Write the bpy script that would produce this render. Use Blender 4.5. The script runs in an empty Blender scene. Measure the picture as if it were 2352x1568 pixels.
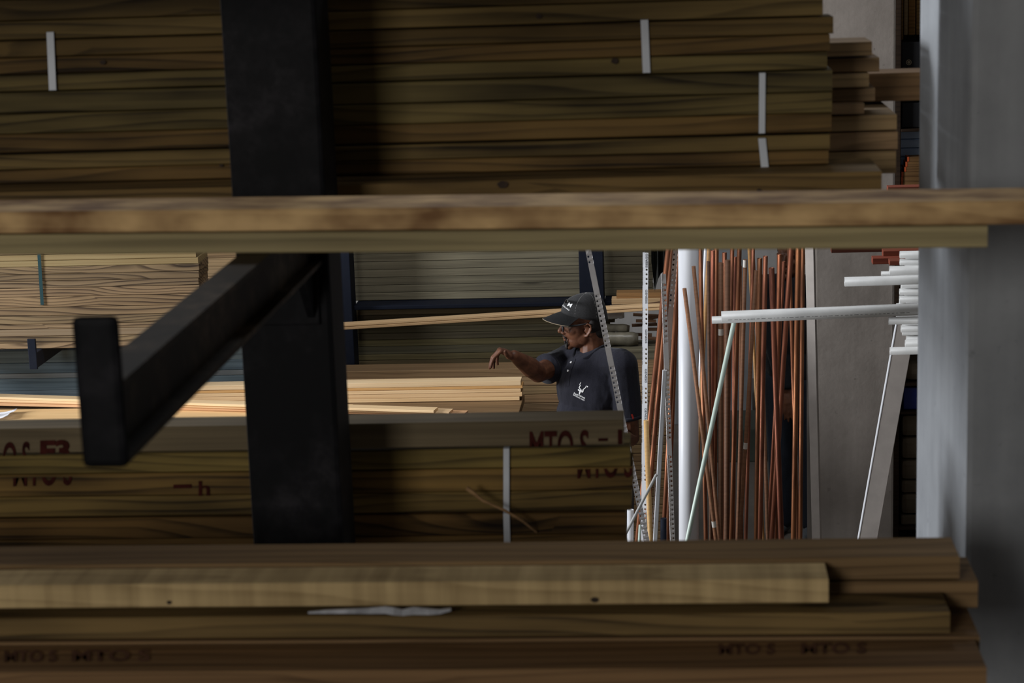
import bpy, bmesh, math, random
from mathutils import Vector, Matrix, noise

random.seed(7)
scene = bpy.context.scene
C = scene.collection

# ------------------------------------------------------------------ camera
F = 4636.0                       # focal length in pixels of the 2352 x 1568 frame
H = 3.45                         # camera height above the warehouse floor
ROLL = 0.034
_y = Vector((344.0, 977.0, -F)).normalized()          # world +Y (away through the racks) in camera axes
_z = Vector((-ROLL, 1.0, (977.0 - ROLL * 344.0) / F)).normalized()
_x = _y.cross(_z)
M = Matrix((_x, _y, _z))          # camera axes -> world axes
CAM = Vector((0.0, 0.0, H))
cam_data = bpy.data.cameras.new('camera')
cam = bpy.data.objects.new('camera', cam_data)
C.objects.link(cam)
cam.matrix_world = Matrix.Translation(CAM) @ M.to_4x4()
cam_data.sensor_fit = 'HORIZONTAL'
cam_data.sensor_width = 36.0
cam_data.lens = F / 2352.0 * 36.0
cam_data.clip_start = 0.05
cam_data.clip_end = 100.0
cam_data.dof.use_dof = True
cam_data.dof.focus_distance = 8.7
cam_data.dof.aperture_fstop = 8.5
scene.camera = cam

def P(px, py, Y):
    """Point of the world plane y = Y that pixel (px, py) looks at."""
    d = M @ Vector((px - 1176.0, 784.0 - py, -F))
    return CAM + d * (Y / d.y)

def PX(px, py, X):
    d = M @ Vector((px - 1176.0, 784.0 - py, -F))
    return CAM + d * ((X - CAM.x) / d.x)

# ------------------------------------------------------------------ world, lights, exposure
world = bpy.data.worlds.new('world'); scene.world = world
world.use_nodes = True
bg = world.node_tree.nodes['Background']
bg.inputs[0].default_value = (0.55, 0.62, 0.75, 1)
bg.inputs[1].default_value = 0.010

def area(name, loc, target, sx, sy, power, col):
    l = bpy.data.lights.new(name, 'AREA'); l.shape = 'RECTANGLE'
    l.size = sx; l.size_y = sy; l.energy = power; l.color = col
    o = bpy.data.objects.new(name, l); C.objects.link(o)
    o.location = loc
    d = Vector(target) - Vector(loc)
    o.rotation_euler = d.to_track_quat('-Z', 'Y').to_euler()
    return o

# daylight from the open left end of the far aisle (lights the left sides of pipes, pillars and the man)
area('loading_opening_left_offscreen', (-9.8, 6.2, 3.9), (0.2, 9.4, 1.4), 2.0, 2.6, 1250, (0.93, 0.96, 1.0))
# translucent roof sheet above the far aisle (lights the top faces of the fresh pine)
area('roof_light_offscreen', (-0.8, 7.4, 6.15), (-0.8, 8.1, 0), 3.0, 0.9, 105, (0.95, 0.97, 1.0))
# doorway at the far end of the aisle behind the photographer (lights the faces of the front planks)
area('doorway_behind_offscreen', (-3.6, -7.0, 5.0), (0.4, 3.3, 2.8), 2.4, 2.4, 290, (1.0, 0.96, 0.90))

vs = scene.view_settings
vs.view_transform = 'Standard'; vs.look = 'None'; vs.gamma = 1.0
vs.use_curve_mapping = False
vs.exposure = 0.0

# ------------------------------------------------------------------ small helpers
def tag(o, label=None, cat=None, group=None, kind=None):
    if label: o['label'] = label
    if cat: o['category'] = cat
    if group: o['group'] = group
    if kind: o['kind'] = kind
    return o

def link(name, me, m=None, parent=None, loc=None, smooth=False, color=None):
    o = bpy.data.objects.new(name, me); C.objects.link(o)
    if m is not None and not me.materials: me.materials.append(m)
    if parent is not None: o.parent = parent
    if loc is not None: o.location = loc
    if smooth:
        for p in me.polygons: p.use_smooth = True
    if color is not None: o.color = (*color, 1.0)
    return o

def empty(name, loc, rot=None):
    o = bpy.data.objects.new(name, None); C.objects.link(o)
    o.empty_display_size = 0.1
    o.location = loc
    if rot is not None: o.rotation_euler = rot
    return o

def bm_mesh(name, bm):
    me = bpy.data.meshes.new(name)
    bmesh.ops.recalc_face_normals(bm, faces=bm.faces)
    bm.to_mesh(me); bm.free()
    return me

def add_box(bm, lo, hi, bevel=0.0):
    g = bmesh.ops.create_cube(bm, size=1.0)
    c = [(lo[i] + hi[i]) / 2 for i in range(3)]; s = [hi[i] - lo[i] for i in range(3)]
    for v in g['verts']:
        v.co = Vector((c[0] + v.co.x * s[0], c[1] + v.co.y * s[1], c[2] + v.co.z * s[2]))
    if bevel:
        e = list({e for v in g['verts'] for e in v.link_edges})
        bmesh.ops.bevel(bm, geom=e, offset=bevel, segments=2, affect='EDGES', profile=0.6)

def frame_of(d, up=Vector((0, 0, 1))):
    d = d.normalized()
    if abs(d.dot(up)) > 0.98: up = Vector((0, -1, 0))
    u = up.cross(d).normalized(); v = d.cross(u)
    return u, v

def add_tube(bm, pts, radii, seg=12, cap=True, hollow=0.0):
    """Round tube through pts; hollow > 0 leaves an open mouth with that wall at both ends."""
    pts = [Vector(p) for p in pts]
    if not hasattr(radii, '__len__'): radii = [radii] * len(pts)
    rings = []
    u = v = None
    for i, p in enumerate(pts):
        d = (pts[min(i + 1, len(pts) - 1)] - pts[max(i - 1, 0)]).normalized()
        if u is None: u, v = frame_of(d)
        else:
            u = (u - d * u.dot(d)).normalized(); v = d.cross(u)
        rings.append([bm.verts.new(p + (u * math.cos(2 * math.pi * k / seg) + v * math.sin(2 * math.pi * k / seg)) * radii[i]) for k in range(seg)])
    for a, b in zip(rings, rings[1:]):
        for k in range(seg):
            bm.faces.new((a[k], a[(k + 1) % seg], b[(k + 1) % seg], b[k]))
    if hollow > 0:
        for end, inner_d in ((0, 1), (-1, -1)):
            p = pts[end]; q = pts[1] if end == 0 else pts[-2]
            d = (q - p).normalized()
            ri = max(radii[end] - hollow, radii[end] * 0.3)
            o = rings[end]
            r1 = [bm.verts.new(p + (w.co - p).normalized() * ri) for w in o]
            r2 = [bm.verts.new(w.co + d * 0.12) for w in r1]
            for k in range(seg):
                bm.faces.new((o[k], o[(k + 1) % seg], r1[(k + 1) % seg], r1[k]))
                bm.faces.new((r1[k], r1[(k + 1) % seg], r2[(k + 1) % seg], r2[k]))
            bm.faces.new(r2)
    elif cap:
        bm.faces.new(rings[0]); bm.faces.new(rings[-1][::-1])

ORD = ['topmost', 'second', 'third', 'fourth', 'fifth', 'sixth', 'seventh', 'eighth', 'ninth', 'tenth', 'eleventh', 'twelfth', 'thirteenth', 'fourteenth',
       'fifteenth', 'sixteenth', 'seventeenth', 'eighteenth', 'nineteenth', 'twentieth', 'twenty-first', 'twenty-second', 'twenty-third', 'twenty-fourth',
       'twenty-fifth', 'twenty-sixth', 'twenty-seventh', 'twenty-eighth', 'twenty-ninth', 'thirtieth']
def ordinal(n): return ORD[n]

# ------------------------------------------------------------------ materials
class NT:
    def __init__(self, name):
        self.m = bpy.data.materials.new(name); self.m.use_nodes = True
        self.t = self.m.node_tree; self.b = self.t.nodes['Principled BSDF']
    def n(self, kind, **kw):
        nd = self.t.nodes.new(kind)
        for k, v in kw.items(): setattr(nd, k, v)
        return nd
    def l(self, a, b): self.t.links.new(a, b)
    def set(self, inp, v):
        if hasattr(v, 'links'): self.l(v, inp)
        else: inp.default_value = v
    def math(self, op, a, b=0.0, c=0.0, clamp=False):
        nd = self.n('ShaderNodeMath', operation=op, use_clamp=clamp)
        self.set(nd.inputs[0], a); self.set(nd.inputs[1], b); self.set(nd.inputs[2], c)
        return nd.outputs[0]
    def vmath(self, op, a, b):
        nd = self.n('ShaderNodeVectorMath', operation=op)
        self.set(nd.inputs[0], a); self.set(nd.inputs[1], b)
        return nd.outputs[0]
    def noise(self, vec, scale, detail=2.0, rough=0.5):
        nd = self.n('ShaderNodeTexNoise')
        self.l(vec, nd.inputs['Vector']); nd.inputs['Scale'].default_value = scale
        nd.inputs['Detail'].default_value = detail; nd.inputs['Roughness'].default_value = rough
        return nd.outputs[0]
    def ramp(self, fac, stops):
        nd = self.n('ShaderNodeValToRGB'); e = nd.color_ramp.elements
        while len(e) < len(stops): e.new(0.5)
        for el, (p, c) in zip(e, stops):
            el.position = p; el.color = (*c, 1) if hasattr(c, '__len__') else (c, c, c, 1)
        self.l(fac, nd.inputs[0]); return nd.outputs[0]
    def mix(self, fac, a, b, mode='MIX'):
        nd = self.n('ShaderNodeMix', data_type='RGBA', blend_type=mode)
        self.set(nd.inputs[0], fac)
        for i, v in ((6, a), (7, b)):
            if hasattr(v, 'links'): self.l(v, nd.inputs[i])
            else: nd.inputs[i].default_value = (*v, 1)
        return nd.outputs[2]
    def bump(self, h, strength, dist=0.002):
        nd = self.n('ShaderNodeBump'); self.l(h, nd.inputs['Height'])
        nd.inputs['Strength'].default_value = strength; nd.inputs['Distance'].default_value = dist
        self.l(nd.outputs[0], self.b.inputs['Normal'])
    def obj(self): return self.n('ShaderNodeTexCoord').outputs['Object']
    def info(self): return self.n('ShaderNodeObjectInfo')

def wood(name, dark, light, freq=60, amp=2.2, ring_w=0.55, streak_w=0.35, blotch_w=0.3, knots=0.75, saw=0.0, rough=0.75, stain=None, bs=(1.6, 7, 7)):
    N = NT(name); info = N.info()
    seed = N.n('ShaderNodeCombineXYZ')
    N.l(N.math('MULTIPLY', info.outputs['Random'], 37.0), seed.inputs[0])
    N.l(N.math('MULTIPLY', info.outputs['Random'], 11.3), seed.inputs[1])
    N.l(N.math('MULTIPLY', info.outputs['Random'], 23.7), seed.inputs[2])
    p = N.vmath('ADD', N.obj(), seed.outputs[0])
    warp = N.noise(N.vmath('MULTIPLY', p, (0.9, 6, 6)), 1.0, 2.0)
    slow = N.noise(N.vmath('MULTIPLY', p, (0.35, 1.5, 1.5)), 1.0, 1.0)
    sep = N.n('ShaderNodeSeparateXYZ'); N.l(p, sep.inputs[0])
    # knots
    vo = N.n('ShaderNodeTexVoronoi'); N.l(N.vmath('MULTIPLY', p, (1.7, 8, 8)), vo.inputs['Vector']); vo.inputs['Scale'].default_value = 1.0
    vs_ = N.n('ShaderNodeSeparateXYZ'); N.l(vo.outputs['Color'], vs_.inputs[0])
    gate = N.math('GREATER_THAN', vs_.outputs[0], knots)
    near = N.math('SUBTRACT', 0.42, vo.outputs['Distance'], clamp=True)
    knot_pull = N.math('MULTIPLY', N.math('MULTIPLY', near, gate), 5.0)
    c = N.math('ADD', N.math('MULTIPLY', sep.outputs[2], freq), N.math('MULTIPLY', sep.outputs[1], freq * 0.6))
    c = N.math('ADD', c, N.math('MULTIPLY', warp, amp * 2.0))
    c = N.math('ADD', c, N.math('MULTIPLY', slow, amp * 3.0))
    c = N.math('ADD', c, knot_pull)
    saw_ring = N.math('FRACT', c)
    ring = N.ramp(saw_ring, [(0.0, 0.95), (0.55, 0.8), (0.86, 0.1), (0.93, 0.15), (1.0, 0.95)])
    streak = N.noise(N.vmath('MULTIPLY', p, (1.0, 70, 70)), 1.0, 3.0, 0.65)
    blotch = N.noise(N.vmath('MULTIPLY', p, bs), 1.0, 3.0)
    v = N.math('MULTIPLY', ring, ring_w)
    v = N.math('ADD', v, N.math('MULTIPLY', N.math('SUBTRACT', streak, 0.5), streak_w * 2))
    v = N.math('ADD', v, N.math('MULTIPLY', N.math('SUBTRACT', blotch, 0.5), blotch_w * 3))
    v = N.math('ADD', v, 0.5 - ring_w * 0.5)
    if saw:
        sm = N.noise(N.vmath('MULTIPLY', p, (40, 3, 3)), 1.0, 2.0)
        v = N.math('ADD', v, N.math('MULTIPLY', N.math('SUBTRACT', sm, 0.5), saw))
    v = N.math('ADD', v, 0.0, clamp=True)
    col = N.mix(v, dark, light)
    if stain is not None:
        st = N.noise(N.vmath('MULTIPLY', p, (1.1, 3, 9)), 1.0, 3.0)
        col = N.mix(N.ramp(st, [(0.48, 0.0), (0.62, 0.8)]), col, stain)
    kn = N.math('MULTIPLY', gate, N.ramp(vo.outputs['Distance'], [(0.0, 1.0), (0.09, 0.9), (0.15, 0.0)]))
    col = N.mix(N.math('MULTIPLY', kn, 0.8), col, tuple(x * 0.35 for x in dark))
    col = N.mix(1.0, col, info.outputs['Color'], 'MULTIPLY')
    N.l(col, N.b.inputs['Base Color'])
    N.b.inputs['Roughness'].default_value = rough
    N.b.inputs['Specular IOR Level'].default_value = 0.25
    N.bump(streak, 0.35, 0.002)
    return N.m

def plain(name, col, rough=0.6, metal=0.0, var=0.15, scale=6.0, bump=0.0, spec=0.5, use_obj=False, second=None, bscale=60):
    N = NT(name); p = N.obj()
    n = N.noise(p, scale, 4.0, 0.6)
    dark = tuple(c * (1 - var) for c in col) if second is None else second
    light = tuple(min(1, c * (1 + var)) for c in col) if second is None else col
    c = N.mix(N.ramp(n, [(0.3, 0.0), (0.7, 1.0)]), dark, light)
    if use_obj: c = N.mix(1.0, c, N.info().outputs['Color'], 'MULTIPLY')
    N.l(c, N.b.inputs['Base Color'])
    N.b.inputs['Roughness'].default_value = rough
    N.b.inputs['Metallic'].default_value = metal
    N.b.inputs['Specular IOR Level'].default_value = spec
    if bump: N.bump(N.noise(p, bscale, 4.0), bump, 0.003)
    return N.m

def concrete(name, dark, light, streaks=True):
    N = NT(name); p = N.obj()
    n = N.noise(p, 3.0, 6.0, 0.65)
    s = N.noise(N.vmath('MULTIPLY', p, (9, 9, 0.7)), 1.0, 4.0, 0.6)
    v = N.math('ADD', N.math('MULTIPLY', n, 0.6), N.math('MULTIPLY', s, 0.4 if streaks else 0.0))
    col = N.mix(N.ramp(v, [(0.32, 0.0), (0.68, 1.0)]), dark, light)
    sp = N.noise(p, 22.0, 4.0, 0.7)
    col = N.mix(N.ramp(sp, [(0.64, 0.0), (0.74, 0.55)]), col, tuple(x * 0.45 for x in dark))
    N.l(col, N.b.inputs['Base Color']); N.b.inputs['Roughness'].default_value = 0.9
    N.b.inputs['Specular IOR Level'].default_value = 0.2
    N.bump(N.noise(p, 45.0, 5.0), 0.3, 0.004)
    return N.m

def rack_paint(name, col, dust, amount):
    N = NT(name); p = N.obj()
    n1 = N.noise(p, 5.0, 5.0, 0.7); n2 = N.noise(p, 28.0, 3.0, 0.7)
    d = N.math('MULTIPLY', N.ramp(n1, [(0.45, 0.0), (0.75, 1.0)]), N.ramp(n2, [(0.4, 0.2), (0.7, 1.0)]))
    c = N.mix(N.math('MULTIPLY', d, amount), col, dust)
    N.l(c, N.b.inputs['Base Color']); N.b.inputs['Roughness'].default_value = 0.6
    N.b.inputs['Specular IOR Level'].default_value = 0.12
    N.bump(n2, 0.15, 0.002)
    return N.m

def copper(name, base, tarnish, rough=0.38):
    N = NT(name); info = N.info(); p = N.obj()
    off = N.n('ShaderNodeCombineXYZ'); N.l(N.math('MULTIPLY', info.outputs['Random'], 53.0), off.inputs[2])
    p = N.vmath('ADD', p, off.outputs[0])
    n = N.noise(N.vmath('MULTIPLY', p, (20, 20, 3.0)), 1.0, 4.0, 0.65)
    f = N.noise(N.vmath('MULTIPLY', p, (120, 120, 9)), 1.0, 2.0)
    c = N.mix(N.ramp(n, [(0.42, 0.0), (0.66, 1.0)]), base, tarnish)
    c = N.mix(N.ramp(f, [(0.4, 0.0), (0.7, 0.45)]), c, tuple(x * 0.5 for x in tarnish))
    c = N.mix(1.0, c, info.outputs['Color'], 'MULTIPLY')
    N.l(c, N.b.inputs['Base Color'])
    N.b.inputs['Metallic'].default_value = 0.75
    N.l(N.ramp(n, [(0.4, rough), (0.7, rough + 0.25)]), N.b.inputs['Roughness'])
    return N.m

MAT = {}
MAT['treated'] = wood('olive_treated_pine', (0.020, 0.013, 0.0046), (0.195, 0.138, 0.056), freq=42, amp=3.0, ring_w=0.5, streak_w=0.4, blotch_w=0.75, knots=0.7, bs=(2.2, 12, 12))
MAT['brown'] = wood('brown_pine', (0.10, 0.06, 0.028), (0.34, 0.22, 0.11), freq=50, amp=1.8, ring_w=0.4, streak_w=0.5, blotch_w=0.3)
MAT['weathered'] = wood('weathered_grey_pine', (0.065, 0.056, 0.038), (0.205, 0.180, 0.124), freq=34, amp=1.6, ring_w=0.25, streak_w=0.55, blotch_w=0.4, knots=0.9)
MAT['mottled'] = wood('mottled_pine_edge', (0.20, 0.10, 0.04), (0.70, 0.46, 0.22), freq=26, amp=2.5, ring_w=0.2, streak_w=0.25, blotch_w=0.9, knots=0.6, bs=(9, 14, 14))
MAT['sawn'] = wood('sawn_pine_edge', (0.26, 0.18, 0.085), (0.66, 0.50, 0.27), freq=24, amp=3.0, ring_w=0.3, streak_w=0.2, blotch_w=0.2, saw=1.1, knots=0.95)
MAT['pale'] = wood('fresh_pale_pine', (0.55, 0.36, 0.19), (0.86, 0.68, 0.45), freq=60, amp=1.5, ring_w=0.3, streak_w=0.35, blotch_w=0.25, knots=0.93, rough=0.65)
MAT['figured'] = wood('figured_sawn_pine', (0.030, 0.015, 0.007), (0.28, 0.190, 0.102), freq=44, amp=3.4, ring_w=0.85, streak_w=0.3, blotch_w=0.4, knots=0.62)
MAT['bluegrey'] = wood('blue_grey_weathered_plank', (0.060, 0.075, 0.085), (0.20, 0.235, 0.25), freq=30, amp=1.5, ring_w=0.25, streak_w=0.6, blotch_w=0.4, knots=0.95)
MAT['darkwood'] = wood('dark_stained_timber', (0.018, 0.011, 0.007), (0.065, 0.038, 0.022), freq=40, ring_w=0.4, streak_w=0.4)
MAT['redwood'] = wood('red_brown_timber', (0.10, 0.022, 0.012), (0.24, 0.06, 0.03), freq=40, ring_w=0.3, streak_w=0.4, knots=0.97)
MAT['steel'] = rack_paint('dark_rack_paint', (0.0032, 0.0035, 0.0048), (0.06, 0.056, 0.065), 0.5)
MAT['arm'] = rack_paint('dusty_arm_paint', (0.012, 0.0085, 0.0055), (0.17, 0.122, 0.08), 0.95)
MAT['navy'] = rack_paint('navy_rack_paint', (0.007, 0.0095, 0.018), (0.035, 0.035, 0.042), 0.3)
MAT['concrete'] = concrete('pillar_concrete', (0.19, 0.20, 0.215), (0.33, 0.345, 0.365))
MAT['concrete_warm'] = concrete('shaded_pillar_concrete', (0.145, 0.125, 0.108), (0.265, 0.234, 0.207))  # darker copy for the back pillar, part of its shade in the colour
MAT['floor'] = concrete('floor_concrete', (0.16, 0.14, 0.12), (0.30, 0.27, 0.235), streaks=False)
MAT['strap'] = plain('white_plastic_strap', (0.62, 0.66, 0.72), 0.45, var=0.06)
MAT['strap_grey'] = plain('crumpled_grey_strap', (0.36, 0.37, 0.40), 0.3, var=0.35, scale=30)
MAT['knot'] = plain('dark_knot', (0.030, 0.016, 0.008), 0.8, var=0.4, scale=60)
MAT['teal'] = plain('teal_plastic_strap', (0.006, 0.038, 0.044), 0.45, var=0.1)
MAT['red_ink'] = plain('red_stencil_ink', (0.042, 0.009, 0.007), 0.85, var=0.5, scale=40, spec=0.1)
MAT['dark_ink'] = plain('dark_print_ink', (0.02, 0.02, 0.022), 0.8, var=0.3, scale=40, spec=0.1)
MAT['pvc'] = plain('white_pvc', (0.60, 0.61, 0.64), 0.38, var=0.03)
MAT['pvc_old'] = plain('greyish_pvc', (0.45, 0.45, 0.44), 0.5, var=0.12, scale=9)
MAT['mint'] = plain('pale_mint_pipe', (0.50, 0.60, 0.53), 0.4, var=0.08)
MAT['alu'] = plain('white_coated_trim', (0.66, 0.67, 0.70), 0.4, var=0.03)
MAT['trim'] = plain('grey_metal_trim', (0.58, 0.56, 0.56), 0.45, metal=0.1, var=0.12, scale=12)
MAT['trim_brown'] = plain('brownish_metal_trim', (0.34, 0.26, 0.225), 0.45, metal=0.1, var=0.15, scale=12)
MAT['copper'] = copper('copper_pipe', (0.30, 0.118, 0.058), (0.105, 0.037, 0.018))
MAT['rod'] = wood('brown_hardwood_dowel', (0.10, 0.045, 0.022), (0.24, 0.11, 0.055), freq=60, ring_w=0.2, streak_w=0.4, knots=0.99, rough=0.6)
MAT['dowel'] = wood('honey_wood_dowel', (0.42, 0.24, 0.09), (0.62, 0.40, 0.17), freq=60, ring_w=0.2, streak_w=0.4, knots=0.99, rough=0.5)
MAT['sticker'] = plain('white_paper_label', (0.70, 0.66, 0.60), 0.7, var=0.08)
MAT['black'] = plain('matte_black', (0.008, 0.008, 0.010), 0.6, var=0.3)
MAT['tarp'] = plain('dark_tarp', (0.022, 0.022, 0.018), 0.8, var=0.3, scale=8, bump=0.3)
MAT['plastic'] = plain('cloudy_plastic_wrap', (0.15, 0.135, 0.10), 0.35, var=0.45, scale=14, bump=0.6, bscale=30)
MAT['blue'] = plain('blue_plastic', (0.012, 0.028, 0.22), 0.45, var=0.15)
MAT['lightblue'] = plain('pale_blue_sheet', (0.50, 0.64, 0.88), 0.6, var=0.1)
MAT['orange'] = plain('orange_end_paint', (0.75, 0.14, 0.04), 0.6, var=0.2)
MAT['sack'] = plain('beige_sack', (0.17, 0.13, 0.085), 0.85, var=0.3, scale=5, bump=0.4)
MAT['wall'] = concrete('wall_plaster', (0.20, 0.19, 0.18), (0.30, 0.285, 0.27))
MAT['roof'] = plain('roof_sheet', (0.16, 0.16, 0.165), 0.6, var=0.15)
MAT['greenbox'] = plain('dull_green_box', (0.05, 0.06, 0.045), 0.7, var=0.2)
MAT['card'] = plain('cardboard', (0.25, 0.18, 0.11), 0.85, var=0.12)
MAT['ring'] = plain('brass_print', (0.45, 0.38, 0.26), 0.5, var=0.1)
MAT['paper'] = plain('white_paper_sheet', (0.75, 0.76, 0.80), 0.7, var=0.04)

# ------------------------------------------------------------------ timber
def board_mesh(L, W, T, bow=0.0015, cham=0.0022, segs=14, rnd=0.4):
    """Chamfered plank, length along x, centred, bottom at z = 0."""
    bm = bmesh.new()
    w, c = W / 2, cham
    sec = [(-w + c, 0), (w - c, 0), (w, c), (w, T - c), (w - c, T), (-w + c, T), (-w, T - c), (-w, c)]
    s0, s1 = random.uniform(0, 50), random.uniform(0, 50)
    rings = []
    for i in range(segs + 1):
        t = i / segs; x = (t - 0.5) * L
        e = 1.0
        oy = (noise.noise(Vector((x * 1.3, s0, 0))) * bow * 1.5)
        oz = (noise.noise(Vector((x * 1.1, s1, 3))) * bow)
        rings.append([bm.verts.new((x, y + oy, z + (oz if z > T / 2 else oz * 0.6))) for y, z in sec])
    for a, b in zip(rings, rings[1:]):
        for k in range(8):
            bm.faces.new((a[k], a[(k + 1) % 8], b[(k + 1) % 8], b[k]))
    bm.faces.new(rings[0]); bm.faces.new(rings[-1])
    return bm_mesh('board', bm)

def tint(a=0.85, b=1.12, w=0.05):
    k = random.uniform(a, b)
    return (k * random.uniform(1 - w, 1 + w), k, k * random.uniform(1 - w, 1 + w))

def board(name, x0, x1, y0, y1, xr, Y, W, mat, label, group=None, color=None, yaw=0.0, gap=0.0014, bow=0.001, cat='board', cham=0.0022):
    """Plank whose front face (vertical plane through y = Y at column xr, turned by yaw) spans pixels x0..x1 and, at column xr, rows y0..y1."""
    zt = P(xr, y0, Y).z; zb = P(xr, y1, Y).z
    ym = (y0 + y1) / 2
    Q = P(xr, ym, Y); d = Vector((math.cos(yaw), math.sin(yaw), 0)); n = Vector((-d.y, d.x, 0))
    def hit(px):
        r = P(px, ym, 1.0) - CAM
        return ((Q - CAM).dot(n) / r.dot(n) * r + CAM - Q).dot(d)
    t0, t1 = hit(x0), hit(x1)
    T = zt - zb - gap
    me = board_mesh(t1 - t0, W, T, bow, cham)
    c = Q + d * (t0 + t1) / 2 + n * W / 2
    o = link(name, me, MAT[mat], loc=(c.x, c.y, zb), color=color or tint())
    o.rotation_euler.z = yaw
    return tag(o, label, cat, group)

def bar(name, p, q, W, T, mat, label, group=None, color=None, roll=0.0, cat='board', bow=0.001):
    """Plank from point p to point q (world), W deep and T high."""
    p, q = Vector(p), Vector(q); d = q - p
    me = board_mesh(d.length, W, T, bow)
    o = link(name, me, MAT[mat], color=color or tint())
    dn = d.normalized(); side = Vector((0, 0, 1)).cross(dn)
    if side.length < 0.05: side = Vector((0, 1, 0))
    side.normalize(); up = dn.cross(side)
    R = Matrix((dn, side, up)).transposed().to_4x4() @ Matrix.Rotation(roll, 4, 'X')
    o.matrix_world = Matrix.Translation((p + q) / 2) @ R
    return tag(o, label, cat, group)

def knot(parent, px, py, Y, rx, ry):
    c = P(px, py, Y - 0.0012); s = Y / F; k = 14
    inv = (Matrix.Translation(parent.location) @ parent.rotation_euler.to_matrix().to_4x4()).inverted()
    bm = bmesh.new()
    bm.faces.new([bm.verts.new(inv @ (c + Vector((rx * s * math.cos(2 * math.pi * i / k) * random.uniform(.85, 1.1), 0, ry * s * math.sin(2 * math.pi * i / k) * random.uniform(.85, 1.1))))) for i in range(k)])
    return link('knot', bm_mesh('knot', bm), MAT['knot'], parent)

def steel_box(name, lo, hi, mat, parent, bevel=0.006, origin=None):
    bm = bmesh.new(); add_box(bm, lo, hi, bevel)
    return link(name, bm_mesh(name, bm), MAT[mat], parent)

# ------------------------------------------------------------------ setting
def slab(name, lo, hi, mat, bevel=0.0):
    c = [(lo[i] + hi[i]) / 2 for i in range(3)]
    bm = bmesh.new(); add_box(bm, [lo[i] - c[i] for i in range(3)], [hi[i] - c[i] for i in range(3)], bevel)
    o = link(name, bm_mesh(name, bm), MAT[mat], loc=c)
    o['kind'] = 'structure'
    return o

slab('floor', (-10, -7.2, -0.1), (8, 15.1, 0), 'floor')
slab('wall_back', (-10, 15.0, 0), (8, 15.2, 6.2), 'wall')
slab('ceiling', (-10, -7.2, 6.2), (8.2, 15.2, 6.3), 'roof')
slab('wall_right', (8, -7.2, 0), (8.2, 15.2, 6.2), 'wall')

# front concrete pillar, passed by the planks
def pillar(name, x_face, y_front, depth, width, mat, lean=0.0):
    bm = bmesh.new(); add_box(bm, (0, 0, 0), (width, depth, 6.0), 0.012)
    o = link(name, bm_mesh(name, bm), MAT[mat], loc=(x_face, y_front, 0))
    o['kind'] = 'structure'
    return o
pf = P(2222, 700, 3.42)
pillar('wall_pillar_front', pf.x, 3.42, 0.68, 0.62, 'concrete')
pb = P(1872, 900, 9.95)
pillar('wall_pillar_back', pb.x, 9.95, 0.62, P(2056, 500, 9.95).x - pb.x, 'concrete_warm')

# ------------------------------------------------------------------ front cantilever rack
YC = 3.45
UP_Z = P(1176, 577, 2.96).z - 0.001     # top of the upper arms
LO_Z = P(1176, 1600, 2.75).z - 0.001    # top of the lower arms
xl = P(543, 640, YC).x; xr_ = P(757, 640, YC).x
CW = xr_ - xl; xc = (xl + xr_) / 2
YT = 2.135                     # tips of the front arms
arm_l = P(186, 882, YT).x
ARMW = P(282, 882, YT).x - arm_l
ARMH = P(230, 882, YT).z - P(230, 1072, YT).z
STOP = P(230, 731, YT).z - P(230, 882, YT).z
print('ARM', UP_Z, P(186, 882, YT).z, ARMW, ARMH, STOP, LO_Z)

def i_beam(name, x0, x1, y0, y1, z0, z1, mat, parent, t=0.009):
    """Rolled steel section along y: two flanges and a web."""
    xm = (x0 + x1) / 2; h = t / 2
    prof = [(x0, z0), (x1, z0), (x1, z0 + t), (xm + h, z0 + t), (xm + h, z1 - t), (x1, z1 - t), (x1, z1), (x0, z1), (x0, z1 - t), (xm - h, z1 - t), (xm - h, z0 + t), (x0, z0 + t)]
    bm = bmesh.new()
    A = [bm.verts.new((x, y0, z)) for x, z in prof]; B = [bm.verts.new((x, y1, z)) for x, z in prof]
    for k in range(12): bm.faces.new((A[k], A[(k + 1) % 12], B[(k + 1) % 12], B[k]))
    bm.faces.new(A); bm.faces.new(B[::-1])
    return link(name, bm_mesh(name, bm), MAT[mat], parent)

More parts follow.
